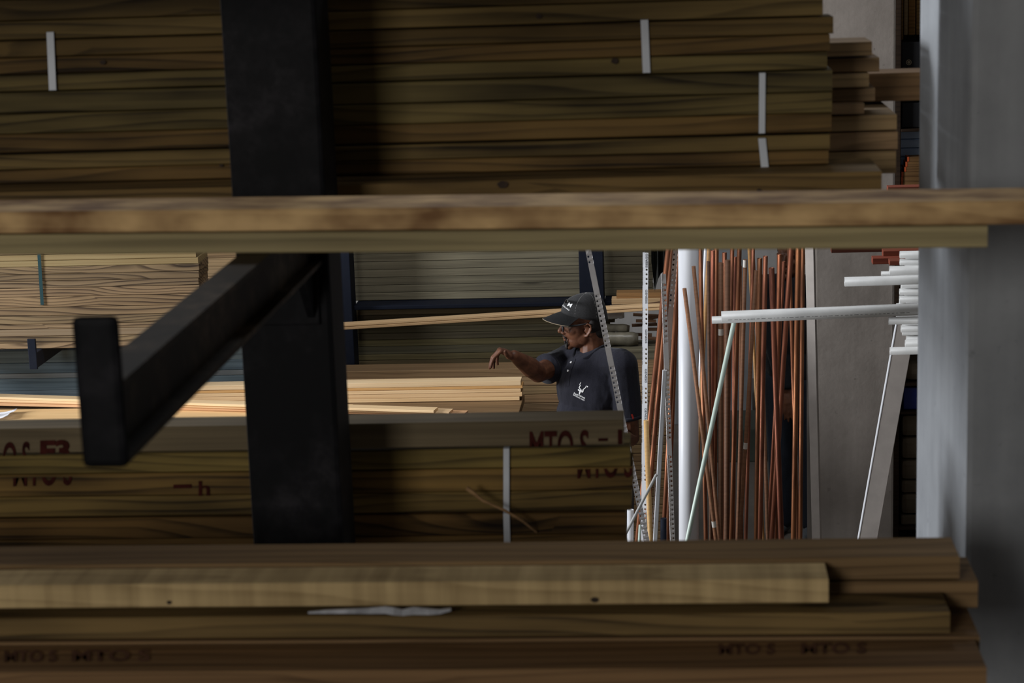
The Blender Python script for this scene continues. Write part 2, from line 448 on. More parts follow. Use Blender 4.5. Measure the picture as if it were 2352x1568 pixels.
def cantilever(cx, label, arm_dx):
    root = empty('cantilever_rack', (cx, YC + 0.07, 0))
    tag(root, label, 'rack', 'columns of the front cantilever rack')
    steel_box('upright', (-CW / 2, -0.07, 0), (CW / 2, 0.07, 5.2), 'steel', root, 0.008)
    steel_box('base_plate', (-CW / 2 - 0.06, -0.12, 0), (CW / 2 + 0.06, 0.12, 0.02), 'steel', root, 0.003)
    for z in (UP_Z + 0.57, UP_Z, LO_Z):
        a0 = YT - YC - 0.07
        arm = i_beam('arm', arm_dx, arm_dx + ARMW, a0, -0.07, z - ARMH, z, 'arm', root)
        zp = z + (0.02 if z == LO_Z else STOP)
        steel_box('end_stop', (arm_dx - 0.002, a0 - 0.012, z - ARMH - 0.002), (arm_dx + ARMW + 0.002, a0, zp), 'steel', arm, 0.008)
        bm = bmesh.new()                       # triangular gusset under the arm root
        t = 0.006; xm = arm_dx + ARMW / 2
        prof = [(-0.07, z - ARMH), (-0.07, z - ARMH - 0.10), (-0.18, z - ARMH)]
        vv = [[bm.verts.new((xm + s, y, zz)) for y, zz in prof] for s in (-t, t)]
        bm.faces.new(vv[0]); bm.faces.new(vv[1][::-1])
        for k in range(3): bm.faces.new((vv[0][k], vv[0][(k + 1) % 3], vv[1][(k + 1) % 3], vv[1][k]))
        link('gusset', bm_mesh('gusset', bm), MAT['steel'], arm)
        steel_box('bracket', (-CW / 2 + 0.02, -0.078, z - 0.20), (CW / 2 - 0.02, -0.07, z - 0.01), 'steel', root, 0.002)
    for z in (P(1500, 447, 3.64).z - 0.002, P(1200, 1441, 3.745).z - 0.002):
        arm = steel_box('arm', (-0.03, 0.07, z - 0.125), (-0.03 + ARMW, 1.15, z), 'arm', root, 0.004)
        steel_box('end_stop', (-0.032, 1.15, z - 0.128), (-0.028 + ARMW, 1.162, z + 0.045), 'steel', arm, 0.006)
    return root
ARM_DX = arm_l - xc
cantilever(xc, 'dark steel cantilever rack column with a dusty arm reaching past the planks', ARM_DX)
cantilever(xc - 1.75, 'dark steel cantilever rack column holding the other ends of the front planks', ARM_DX)

OLV = [(1.06, 0.88, 0.68), (0.72, 0.64, 0.50), (1.0, 0.84, 0.64), (0.62, 0.57, 0.46), (0.80, 0.84, 0.72), (1.0, 0.92, 0.78), (0.92, 0.95, 0.80), (1.12, 0.95, 0.72), (0.75, 0.80, 0.72), (1.05, 1.0, 0.85)]
XL = -650                      # boards run on past the left edge of the frame
# --- rear upper stack (rows measured at pixel column 1500)
YR = 3.75
g = 'boards stacked behind the steel column above the front planks'
rows = [(-240, -192, 1900), (-192, -144, 1896), (-144, -96, 1905), (-96, -48, 1890), (-48, 3, 1910), (3, 47, 1890), (49, 89, 1914), (89, 129, 1906), (129, 169, 1900),
        (171, 221, 1912), (221, 269, 1911), (269, 313, 1910), (317, 353, 1906), (353, 386, 1903)]
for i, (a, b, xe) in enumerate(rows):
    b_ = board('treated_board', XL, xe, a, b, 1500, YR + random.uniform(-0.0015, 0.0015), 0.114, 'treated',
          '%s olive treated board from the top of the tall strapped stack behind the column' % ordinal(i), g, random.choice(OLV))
    for kx, ky, kr in {5: [(1238, 37, 8)], 7: [(236, 143, 7)], 13: [(508, 380, 5)], 8: [(1412, 140, 9)]}.get(i, []): knot(b_, kx, ky, YR - 0.004, kr, kr * .75)
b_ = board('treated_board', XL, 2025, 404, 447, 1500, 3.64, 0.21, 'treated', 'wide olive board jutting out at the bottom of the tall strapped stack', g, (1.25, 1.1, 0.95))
knot(b_, 1155, 424, 3.638, 13, 9); knot(b_, 1744, 437, 3.638, 6, 4)
# deeper boards of the same shelf whose ends run further to the right, in the dark
deep = [(95, 128, 2003, 3.98), (131, 165, 2020, 4.02), (167, 200, 1996, 4.0), (201, 233, 2010, 4.03), (235, 261, 1985, 3.99), (263, 300, 2060, 4.03),
        (302, 345, 2062, 4.03), (347, 400, 2058, 4.03), (402, 440, 2000, 4.03)]
for i, (a, b, xe, y) in enumerate(deep):
    board('stained_board', 1200, xe, a, b, 1990, y, 0.15 if i < 5 else 0.42, 'brown', '%s brown board from the top of the recessed pile behind the olive stack' % ordinal(i), 'brown boards deep in the rack')
board('stained_board', 1100, 2330, 166, 232, 2050, 4.25, 0.12, 'brown', 'thick brown beam running behind the concrete pillar', None, (0.8, 0.72, 0.66), cat='beam')

# --- rear lower stack (rows measured at pixel column 1200)
g = 'boards stacked below the gap behind the steel column'
rows = [(966, 1025, 1432, 3.715, 0.078, 'weathered', (1.0, 0.88, 0.74)), (1028, 1074, 1447, 3.745, 0.114, 'treated', (1.15, 1.15, 0.8)), (1074, 1127, 1453, 3.745, 0.114, 'treated', (1.35, 1.15, 0.8)),
        (1127, 1174, 1450, 3.745, 0.114, 'treated', (1.2, 1.12, 0.85)), (1178, 1228, 1437, 3.745, 0.114, 'treated', (1.15, 0.92, 0.70)), (1228, 1277, 1438, 3.745, 0.114, 'treated', (1.12, 0.92, 0.72)),
        (1277, 1327, 1440, 3.745, 0.114, 'treated', (1.12, 0.92, 0.72)), (1327, 1377, 1440, 3.745, 0.114, 'treated', (1.12, 0.92, 0.72)), (1377, 1441, 1440, 3.745, 0.114, 'treated', (1.12, 0.92, 0.72))]
low = []
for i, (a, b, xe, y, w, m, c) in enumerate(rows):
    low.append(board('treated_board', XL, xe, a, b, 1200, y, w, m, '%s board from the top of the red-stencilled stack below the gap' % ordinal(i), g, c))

# --- planks on the upper arms
g = 'planks lying across the upper arms'
board('plank', -250, 2268, 527, 577, 1176, 2.96, 0.15, 'weathered', 'grey-green lower plank of the pair lying on the upper arm, ending at the pillar', g, (2.1, 1.95, 1.45), yaw=-0.085)
board('plank', -250, 2700, 472, 526, 1176, 2.955, 0.142, 'mottled', 'mottled bright brown upper plank of the pair lying on the upper arm', g, yaw=-0.085)
# unseen planks added above the frame to shade the rear stack
for k in range(3):
    bar('plank', (-2.4, 2.62 + k * 0.17, UP_Z + 0.573), (1.3, 2.62 + k * 0.17, UP_Z + 0.573), 0.16, 0.038, 'brown', '%s unseen plank from the column, added for shade on the highest arm' % ['third', 'second', 'nearest'][k], 'unseen planks added on the highest arms')

# --- planks on the lower arms
g = 'planks lying across the lower arms'
b_ = board('plank', XL, 1903, 1333, 1390, 1176, 2.873, 0.078, 'sawn', 'pale sawn plank on the lower arm with a dark knot near its end', g, (1.0, 0.98, 0.92))
knot(b_, 1366, 1377, 2.872, 10, 7); knot(b_, 388, 1383, 2.872, 6, 5)
board('plank', XL, 2204, 1278, 1331, 2050, 2.962, 0.10, 'brown', 'dull brown plank lying right behind the pale sawn plank', g, (0.86, 0.84, 0.78))
board('plank', XL, 2246, 1334, 1398, 2050, 2.965, 0.12, 'brown', 'brown plank under the dull brown plank, reaching towards the pillar', g, (0.86, 0.82, 0.74))
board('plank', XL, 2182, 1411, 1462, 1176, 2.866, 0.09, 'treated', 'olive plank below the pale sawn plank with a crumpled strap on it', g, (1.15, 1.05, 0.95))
front_plank = board('plank', XL, 2266, 1536, 1600, 1176, 2.75, 0.114, 'brown', 'broad plank with faded red stencil marks in front on the lower arm', g, (0.84, 0.75, 0.67))
board('plank', XL, 2250, 1466, 1524, 1176, 2.872, 0.13, 'brown', 'hidden brown plank under the olive plank on the lower arm', g, (0.86, 0.80, 0.74))

MAT['faded_ink'] = plain('faded_red_ink', (0.115, 0.058, 0.038), 0.85, var=0.45, scale=25, spec=0.1)
# ------------------------------------------------------------------ plastic straps, stencils, oddments on the front rack
def ribbon(name, pts, width, axis, thick, mat, label, group=None, cat='strap'):
    """Flat band through world points; axis = direction of its width."""
    bm = bmesh.new(); a = Vector(axis).normalized() * width / 2; rings = []
    pts = [Vector(p) for p in pts]
    c0 = sum(pts, Vector()) / len(pts)
    for i, p in enumerate(pts):
        d = (pts[min(i + 1, len(pts) - 1)] - pts[max(i - 1, 0)]).normalized()
        n = d.cross(a).normalized() * thick / 2; q = p - c0
        rings.append([bm.verts.new(q + v) for v in (a + n, a - n, -a - n, -a + n)])
    for r, t in zip(rings, rings[1:]):
        for k in range(4): bm.faces.new((r[k], r[(k + 1) % 4], t[(k + 1) % 4], t[k]))
    bm.faces.new(rings[0]); bm.faces.new(rings[-1])
    o = link(name, bm_mesh(name, bm), MAT[mat], loc=c0)
    return tag(o, label, cat, group)

def strap(xa, ya, xb, yb, Y, wpx, depth, mat, label, group='plastic straps around the timber bundles'):
    """Band over the front of a bundle, then over and under it."""
    t, b = P(xa, ya, Y - 0.003), P(xb, yb, Y - 0.003)
    back = Vector((0, depth, 0))
    return ribbon('strap', [t + back, t + Vector((0, 0.004, 0)), t, t.lerp(b, 0.33), t.lerp(b, 0.66), b, b + Vector((0, 0.004, 0)), b + back], wpx / F * Y, (1, 0, 0), 0.0012, mat, label, group)

strap(115, 74, 121, 207, 3.746, 17, 0.03, 'strap', 'white strap on the olive bundle, on the other side of the column from the pillar')
strap(1480, 46, 1485, 167, 3.746, 17, 0.03, 'strap', 'white plastic strap around the second olive bundle down, above the double strap')
strap(1751, 168, 1750, 306, 3.746, 14, 0.03, 'strap', 'long white strap around the thick middle olive bundle near its end')
strap(1750, 318, 1757, 387, 3.746, 17, 0.03, 'strap', 'short white strap right below the long strap near the bundle end')
strap(1163, 1030, 1163, 1175, 3.741, 14, 0.03, 'strap', 'long white strap down the yellow-olive boards of the stencilled stack')
strap(1163, 1179, 1166, 1290, 3.741, 15, 0.03, 'strap', 'lower white strap down the brown boards of the stencilled stack')

def text_mesh(body, size=1.0, bold=0.0):
    cu = bpy.data.curves.new('t', 'FONT'); cu.body = body; cu.size = size; cu.align_x = 'LEFT'; cu.offset = bold
    cu.resolution_u = 4
    o = bpy.data.objects.new('t', cu); C.objects.link(o)
    dg = bpy.context.evaluated_depsgraph_get()
    me = bpy.data.meshes.new_from_object(o.evaluated_get(dg))
    bpy.data.objects.remove(o); bpy.data.curves.remove(cu)
    me.materials.clear()
    return me

def fit(me, mirror=False):
    """Scale a flat mesh to the unit box."""
    xs = [v.co.x for v in me.vertices]; ys = [v.co.y for v in me.vertices]
    x0, x1, y0, y1 = min(xs), max(xs), min(ys), max(ys)
    for v in me.vertices:
        u = (v.co.x - x0) / (x1 - x0); w = (v.co.y - y0) / (y1 - y0)
        v.co = Vector((1 - u if mirror else u, w, 0))
    return me

def stencil(body, x0, x1, ytop, ybot, keep, Y, parent, mat='red_ink', bold=0.02, name='stencil_mark'):
    """Letters between pixels x0..x1, ytop..ybot on the face y = Y, kept only inside the rows keep."""
    me = fit(text_mesh(body, 1.0, bold))
    bm = bmesh.new(); bm.from_mesh(me)
    h = ybot - ytop
    for lim, sgn in ((keep[0], 1), (keep[1], -1)):
        w = (ybot - lim) / h
        if 0 < w < 1:
            bmesh.ops.bisect_plane(bm, geom=bm.verts[:] + bm.edges[:] + bm.faces[:], plane_co=(0, w, 0), plane_no=(0, sgn, 0), clear_outer=True)
    inv = Matrix.Translation(-parent.location)
    for v in bm.verts:
        px = x0 + (x1 - x0) * v.co.x; py = ybot - h * v.co.y
        py -= 0.024 * (px - (x0 + x1) / 2)
        v.co = inv @ P(px, py, Y - 0.0022)
    bm.to_mesh(me); bm.free()
    return link(name, me, MAT[mat], parent)

YA, YB = 3.715, 3.745
stencil('MTO S', 1216, 1352, 988, 1062, (980, 1024), YA, low[0])
stencil('-', 1374, 1396, 1006, 1013, (980, 1020), YA, low[0]); stencil('I', 1419, 1429, 986, 1040, (980, 1020), YA, low[0])
stencil('MTO S', 1326, 1452, 1028, 1098, (1076, 1130), YB, low[2])
stencil('O S', 6, 68, 1014, 1090, (1000, 1046), YA, low[0])
stencil('E3', 92, 160, 1010, 1060, (1000, 1042), YA, low[0], bold=0.05)
stencil('MTO S', 30, 165, 1046, 1116, (1096, 1140), YB, low[2])
stencil('-', 398, 440, 1112, 1121, (1090, 1141), YB, low[2]); stencil('h', 456, 482, 1104, 1138, (1090, 1141), YB, low[2])

# faded red marks on the top face of the broad front plank
for x0, x1 in ((10, 130), (165, 345), (1650, 1780), (1840, 1990)):
    zt_ = P(1176, 1536, 2.75).z - 0.0002
    me = fit(text_mesh('MTO S', 1.0, 0.03))
    for v in me.vertices:
        px = x0 + (x1 - x0) * v.co.x; py = 1512 - 26 * v.co.y - 0.01 * px + 8
        d = M @ Vector((px - 1176.0, 784.0 - py, -F)); v.co = CAM + d * ((zt_ - H) / d.z) - front_plank.location
    link('stencil_mark', me, MAT['faded_ink'], front_plank)
# thin splinter hanging in front of the stencilled stack
bm = bmesh.new()
sp = [P(1072, 1120, 3.69), P(1110, 1150, 3.68), P(1160, 1172, 3.68), P(1200, 1196, 3.69), P(1232, 1222, 3.735)]
c0 = sp[-1].copy()
add_tube(bm, [p - c0 for p in sp], [0.0045, 0.003, 0.0026, 0.0024, 0.0015], 6)
tag(link('wood_splinter', bm_mesh('wood_splinter', bm), MAT['brown'], loc=c0, color=(1.3, 1.2, 1.1)), 'thin wooden splinter curling out of the stencilled stack beside the strap', 'splinter')

# crumpled strap lying between the pale sawn plank and the olive plank
bm = bmesh.new()
cp = [(708, 1406), (750, 1404), (800, 1403), (850, 1402), (885, 1400), (905, 1403), (925, 1406), (950, 1402), (985, 1404), (1010, 1404), (1036, 1399)]
wv = [0.4, 0.8, 1.0, 1.3, 1.6, 1.7, 1.4, 1.7, 1.4, 1.0, 0.6]
pts = [P(x, y, 2.863 - 0.003 * (i % 3)) for i, (x, y) in enumerate(cp)]
c0 = pts[0].copy(); rings = []
for p, w in zip(pts, wv):
    q = p - c0; a = 0.0034 * w
    rings.append([bm.verts.new(q + Vector(v)) for v in ((0, -0.002, a), (0, -0.002, -a), (0, 0.002, -a), (0, 0.002, a))])
for r, t in zip(rings, rings[1:]):
    for k in range(4): bm.faces.new((r[k], r[(k + 1) % 4], t[(k + 1) % 4], t[k]))
bm.faces.new(rings[0]); bm.faces.new(rings[-1])
tag(link('strap_scrap', bm_mesh('strap_scrap', bm), MAT['strap_grey'], loc=c0), 'crumpled white strap scrap caught under the pale sawn plank', 'strap')

# ------------------------------------------------------------------ back rack with navy posts
YP = 10.30
root = empty('timber_rack', (P(1100, 700, YP).x, YP, 0))
tag(root, 'navy steel timber rack standing behind the man in the cap', 'rack')
ox = root.location.x
def rel_box(name, lo, hi, mat, parent, off, bevel=0.004):
    bm = bmesh.new(); add_box(bm, [lo[i] - off[i] for i in range(3)], [hi[i] - off[i] for i in range(3)], bevel)
    return link(name, bm_mesh(name, bm), MAT[mat], parent)
off = (ox, YP, 0)
posts = [(P(752, 700, YP).x, P(808, 700, YP).x), (P(1330, 630, YP).x, P(1386, 630, YP).x), (P(100, 650, YP).x - 0.06, P(100, 650, YP).x + 0.06)]
for a, b in posts:
    rel_box('post', (a, YP, 0), (b, YP + 0.15, 4.4), 'navy', root, off)
zb1 = P(1080, 707, 10.36).z; zb0 = P(1060, 686, 10.505).z - 0.002
rel_box('beam', (posts[0][1], 10.36, zb1), (posts[1][0], 10.62, zb0), 'navy', root, off)
rel_box('beam', (posts[1][1], 10.36, zb1), (P(1560, 680, 10.36).x, 10.62, zb0), 'navy', root, off)
# lower arms of the back rack: one with an upright end stop carries the figured stack
zA = P(300, 796.5, 9.24).z - 0.002
for px in (75,):
    xa = P(px - 8, 800, 9.15).x; xb = P(px + 8, 800, 9.15).x
    arm = rel_box('arm', (xa, 9.15, P(75, 845, 9.15).z), (xb, YP, zA), 'navy', root, off)
    rel_box('end_stop', (xa - 0.003, 9.137, P(75, 847, 9.15).z), (xb + 0.003, 9.15, P(75, 777, 9.15).z), 'navy', arm, off, 0.003)
xa = P(-330, 800, 9.15).x
arm = rel_box('arm', (xa, 9.15, P(75, 845, 9.15).z), (xa + 0.035, YP, zA), 'navy', root, off)

for a, b in posts[:2]:                   # brackets carrying the two stacks
    for z in (P(1000, 848, 10.50).z - 0.004,):
        rel_box('bracket', (a + .02, YP + .15, z - .05), (b - .02, YP + .42, z), 'navy', root, off)
# grey weathered boards on the rack, behind the posts
g = 'grey weathered boards on the navy rack'
e = [540, 561, 579, 597, 615.5, 633, 651, 668.5, 686]
for i in range(8):
    board('weathered_board', 700, [1500, 1497, 1498, 1496, 1499, 1500, 1499, 1501][i], e[i], e[i + 1], 1060, 10.505, 0.15, 'weathered', '%s grey board from the top of the weathered stack between the navy posts' % ordinal(i), g,
          (lambda k: (k, k, k * 0.97))(random.uniform(0.85, 1.1)))
# darker boards below the navy beam
e = [708, 721, 731, 748, 763, 778, 793, 811, 825, 848]
cs = [(0.75, .66, .55), (0.42, .36, .30), (.62, .56, .42), (.52, .5, .42), (.55, .52, .46), (.80, .76, .52), (.42, .42, .36), (.66, .60, .40), (.50, .42, .30)]
for i in range(9):
    board('dark_board', 700, 1400 + (i % 3) * 6, e[i], e[i + 1], 1000, 10.50, 0.15, 'weathered', '%s board from the top of the dark stack under the navy beam' % ordinal(i), 'dark boards under the navy beam', tuple(v * 1.35 for v in cs[i]))
# dim boards on the other side of the first navy post
e = [548 + 21 * k for k in range(15)]
for i in range(14):
    board('recessed_board', -200, 690, e[i], e[i + 1], 600, 10.50, 0.15, 'brown', '%s brown board from the top of the stack behind the bright figured stack' % ordinal(i), 'brown boards behind the figured stack', tint(0.8, 1.05))
# brown pile down to the floor behind the man
zt = P(1000, 849, 9.72).z
n = 29; th = zt / n
for i in range(n):
    z = zt - (i + 1) * th
    bar('brown_board', (P(500, 900, 9.72).x, 9.72 + 0.08 + random.uniform(-.003, .003), z), (P(1536 + random.uniform(-7, 7), 900, 9.72).x, 9.80, z), 0.16, th - 0.002, 'brown',
        '%s brown board from the top of the pile behind the man in the cap' % ordinal(i), 'brown boards piled behind the man', tint(0.75, 1.1))

# figured bright stack on the arm, teal strap
g = 'bright figured boards stacked on the navy arm'
e = [565, 580, 594, 608, 625, 641, 657, 677, 702, 721, 740, 752, 768, 783, 796.5]
ends = [440, 450, 455, 457, 457, 456, 458, 454, 457, 458, 455, 452, 456, 455]
for i in range(14):
    board('figured_board', -420, ends[i], e[i], e[i + 1], 300, 9.24, 0.20, 'figured' if i not in (1, 2, 11) else 'pale', '%s board from the top of the bright figured stack with the teal strap' % ordinal(i), g,
          (0.34, 0.33, 0.24) if i in (1, 2) else ((0.28, 0.27, 0.26) if i == 11 else tint(0.6, 1.1, 0.03)))
strap(88, 560, 97, 700, 9.237, 8, 0.03, 'teal', 'dark teal strap around the bright figured stack', None)
# blue-grey planks in the shade below
g = 'blue-grey planks under the navy arm'
for i, (a, b, c) in enumerate([(800, 829, (0.9, 1, 1.05)), (829, 853, (0.8, .95, 1.1)), (853, 865, (1.35, 1.25, 1.2)), (865, 893, (0.85, .95, 1.0)), (893, 925, (.85, .9, .95))]):
    board('blue_grey_plank', -300, 572 + i * 3, a, b, 300, 9.62, 0.08, 'bluegrey', '%s plank from the top of the blue-grey pile under the navy arm' % ordinal(i), g, c)

# bench with fresh pine
def PZ(px, py, z):
    d = M @ Vector((px - 1176.0, 784.0 - py, -F))
    return CAM + d * ((z - CAM.z) / d.z)
zbench = P(1000, 922, 9.42).z - 0.002
root = empty('work_bench', (P(400, 900, 9.2).x, 9.25, 0)); tag(root, 'rough timber bench carrying the fresh pale pine', 'bench')
xb0, xb1 = P(-500, 930, 9.2).x, P(1192, 930, 9.2).x; ro = root.location
for k in range(4):
    bm = bmesh.new(); y = 8.86 + k * 0.18
    add_box(bm, (xb0 - ro.x, y - ro.y, zbench - 0.042), (xb1 - ro.x, y + 0.175 - ro.y, zbench - 0.001), 0.003)
    link('bench_plank', bm_mesh('bench_plank', bm), MAT['brown'], root, color=(.8, .75, .7))
for x in (xb0 + 0.2, xb1 - 0.25):
    for y in (8.92, 9.5):
        bm = bmesh.new(); add_box(bm, (x - .04 - ro.x, y - .04 - ro.y, 0), (x + .04 - ro.x, y + .04 - ro.y, zbench - 0.042), 0.003)
        link('leg', bm_mesh('leg', bm), MAT['brown'], root, color=(.8, .75, .7))
# wide pine panel lying flat
pz = zbench + 0.018
a = PZ(300, 935.5, pz); yb = a.y
bm_w = yb - 8.88
bar('pine_panel', (P(-450, 950, 9.0).x, 8.88 + bm_w / 2, zbench), (P(785, 950, 9.0).x, 8.88 + bm_w / 2, zbench), bm_w, 0.018, 'pale', 'wide fresh pine board lying flat on the bench, small knots in it', None, (0.98, 0.86, 0.66))
# stack of five pale laths ending near the man's elbow
e = [877, 888, 894.5, 903, 913, 922]
for i in range(5):
    board('pale_lath', 380, [1196, 1200, 1196, 1199, 1193][i], e[i], e[i + 1], 1000, 9.42, 0.09, 'pale', '%s lath from the top of the neat pale stack ending by the man\'s elbow' % ordinal(i), 'neat stack of pale laths on the bench', [(1, .98, .92), (.80, .60, .36), (1, .92, .80), (.95, .85, .72), (.98, .9, .76)][i], cham=0.001)
# long skewed laths
g = 'long pale laths lying askew on the bench'
z1 = pz + 0.001
for i, (ya, yc, h0, w) in enumerate([(926, 954, 0.0, 0.075), (918, 950, 0.0135, 0.075), (911, 946, 0.027, 0.07)]):
    p = PZ(-80, ya + 4, z1 + h0); q = PZ(1066 - 35 * i, yc + 3, z1 + h0)
    d = (q - p).normalized(); sd = Vector((-d.y, d.x, 0)) * w / 2
    bar('pale_lath', p + sd, q + sd, w, 0.0125, 'pale', '%s of the long pale laths lying askew on the pine panel' % ['lowest', 'middle', 'top'][i], g, [(.86, .66, .54), (1, .93, .84), (1.05, 1.0, .9)][i])
# sheet of paper on the panel
bm = bmesh.new(); c0 = PZ(4, 955, pz)
gr = [[bm.verts.new(((u - 4) * 0.03, (w - 3) * 0.03, 0.003 + 0.02 * max(0, (u - 3) / 3.0) ** 2 + 0.004 * math.sin(w * 1.3))) for w in range(6)] for u in range(7)]
for u in range(6):
    for w in range(5): bm.faces.new((gr[u][w], gr[u + 1][w], gr[u + 1][w + 1], gr[u][w + 1]))
bmesh.ops.solidify(bm, geom=bm.faces[:], thickness=0.0006)
tag(link('paper_sheet', bm_mesh('paper_sheet', bm), MAT['paper'], loc=c0, smooth=True), 'curling white paper sheet lying on the pine panel', 'paper')
# two pale slats sloping up across the dark boards
for i in range(2):
    yy = 10.10
    p = P(772, 748 - 7 * i + 8, yy); q = P(1524, 703 - 7 * i + 6, yy)
    bar('pale_batten', p, q, 0.06, 0.0138, 'pale', '%s of two long pale slats rising past the man\'s cap' % ['lower', 'upper'][i], 'pale slats rising past the cap', [(.84, .74, .62), (.92, .82, .70)][i])

# shelf to the right of the cap: boards, wrapped rolls and sticks
board('shelf_board', 1380, 1545, 802, 833, 1440, 10.05, 0.24, 'weathered', 'grey shelf board carrying the wrapped bundle and loose sticks', None, (0.95, 0.94, 0.88))
board('offcut_board', 1405, 1530, 686, 699, 1440, 10.20, 0.09, 'pale', 'short dull pale offcut with a bright end lying beside the second navy post', 'short offcuts beside the second navy post', (.70, .62, .52))
board('offcut_board', 1416, 1532, 672, 685.5, 1440, 10.22, 0.09, 'brown', 'short brown offcut lying upon the dull pale one', 'short offcuts beside the second navy post', (1.0, .82, .62))
def cyl(name, p, q, r, mat, label, cat, seg=16, group=None, color=None, hollow=0.0, pts=None, radii=None):
    bm = bmesh.new(); p, q = Vector(p), Vector(q)
    add_tube(bm, pts and [Vector(v) - p for v in pts] or [Vector(), q - p], radii or r, seg, hollow=hollow)
    o = link(name, bm_mesh(name, bm), MAT[mat], loc=p, smooth=False, color=color)
    for f in o.data.polygons: f.use_smooth = len(f.vertices) == 4
    return tag(o, label, cat, group)
def lumpy(p, q, r, k):
    n = 9
    pts = [Vector(p).lerp(Vector(q), i / (n - 1)) + Vector((0, 0, noise.noise(Vector((i * .9, k, 0))) * r * .12)) for i in range(n)]
    rad = [r * (0.9 + 0.14 * noise.noise(Vector((i * .7, 5, k))) - (0.12 if i in (0, n - 1) else 0)) for i in range(n)]
    return pts, rad
pts, rad = lumpy(P(1378, 778, 10.14), P(1466, 777, 10.14), 18 / F * 10.1, 1.3)
cyl('wrapped_roll', pts[0], pts[-1], 0, 'plastic', 'thick roll wrapped in cloudy plastic on the grey shelf board', 'roll', pts=pts, radii=rad, group='wrapped bundles beside the cap', color=(1, 1, 1))
pts, rad = lumpy(P(1384, 752, 10.16), P(1446, 754, 10.16), 10.5 / F * 10.1, 4.3)
cyl('wrapped_roll', pts[0], pts[-1], 0, 'plastic', 'thin crinkled plastic wrapped roll lying on the thick roll', 'roll', pts=pts, radii=rad, group='wrapped bundles beside the cap')
pts, rad = lumpy(P(1394, 726, 10.16), P(1434, 722, 10.16), 9.5 / F * 10.1, 7.7)
cyl('wrapped_roll', pts[0], pts[-1], 0, 'pvc_old', 'short whitish plastic roll on top of the wrapped rolls', 'roll', pts=pts, radii=rad, group='wrapped bundles beside the cap')
for i in range(9):
    xa, ya = random.uniform(1446, 1480), 776 - i * 8.5 + random.uniform(-3, 3)
    p = P(xa, ya, 10.12 + (i % 4) * 0.04); q = P(xa + random.uniform(45, 65), ya + random.uniform(-12, 8), 10.12 + (i % 4) * 0.04)
    bar('loose_stick', p, q, 0.02, 0.014, 'rod', 'dark loose stick in the heap between the wrapped rolls and the white strip', 'loose sticks heaped on the grey shelf board', (.55, .6, .6), cat='stick')
# dark tarp hanging in pointed folds
bm = bmesh.new(); top = []; bot = []
fx = [1494, 1502, 1510, 1516, 1524, 1532, 1540, 1548]; fb = [600, 668, 640, 628, 622, 655, 640, 610]
c0 = P(1494, 560, 10.0)
for i, (x, b) in enumerate(zip(fx, fb)):
    y = 10.0 + (0.05 if i % 2 else -0.02)
    top.append(bm.verts.new(P(x, 480, y) - c0)); bot.append(bm.verts.new(P(x + 2, b, y) - c0))
for i in range(len(fx) - 1): bm.faces.new((top[i], top[i + 1], bot[i + 1], bot[i]))
bmesh.ops.solidify(bm, geom=bm.faces[:], thickness=0.004)
tag(link('hanging_tarp', bm_mesh('hanging_tarp', bm), MAT['tarp'], loc=c0), 'dark tarp hanging in pointed folds from the navy rack', 'tarp')

# ------------------------------------------------------------------ pipes, rods and trims standing upright
def stand_axis(xt, yt, xb, Y):
    """Foot on the floor and top of a thing seen from (xt, yt) to column xb at row 1276, in the plane y = Y."""
    a, b = P(xt, yt, Y), P(xb, 1276, Y)
    d = (b - a); k = a.z / -d.z
    foot = a + d * k
    return foot, a

def put_upright(o, foot, top, spin=0.0):
    d = (top - foot).normalized()
    x = Vector((1, 0, 0)); x = (x - d * x.dot(d)).normalized(); y = d.cross(x)
    o.matrix_world = Matrix.Translation(foot) @ Matrix((x, y, d)).transposed().to_4x4() @ Matrix.Rotation(spin, 4, 'Z')

def upright(name, xt, yt, xb, w, Y, mat, label, group, cat='pipe', color=None, wall=0.0, label_at=None, seg=14):
    foot, top = stand_axis(xt, yt, xb, Y)
    L = (top - foot).length; r = w / F * Y / 2
    foot = foot + Vector((0, 0, abs(top.x - foot.x) / L * r))
    L = (top - foot).length
    bm = bmesh.new(); add_tube(bm, [(0, 0, 0), (0, 0, L * .5), (0, 0, L)], r, seg, hollow=wall)
    o = link(name, bm_mesh(name, bm), MAT[mat], color=color or tint(0.8, 1.1, 0.04))
    for f in o.data.polygons: f.use_smooth = len(f.vertices) == 4
    if wall:
        for f in o.data.polygons:
            if abs(f.normal.z) > 0.5: f.use_smooth = False
    put_upright(o, foot, top)
    tag(o, label, cat, group)
    for (py, hpx) in (label_at or []):
        zt = (P(xt, py, Y).z - foot.z) / max(0.2, (top - foot).normalized().z)
        hh = hpx / F * Y
        bm = bmesh.new(); add_tube(bm, [(0, 0, zt - hh), (0, 0, zt)], r * 1.04 + 0.0004, seg)
        link('paper_label', bm_mesh('paper_label', bm), MAT['sticker'], o)
    return o

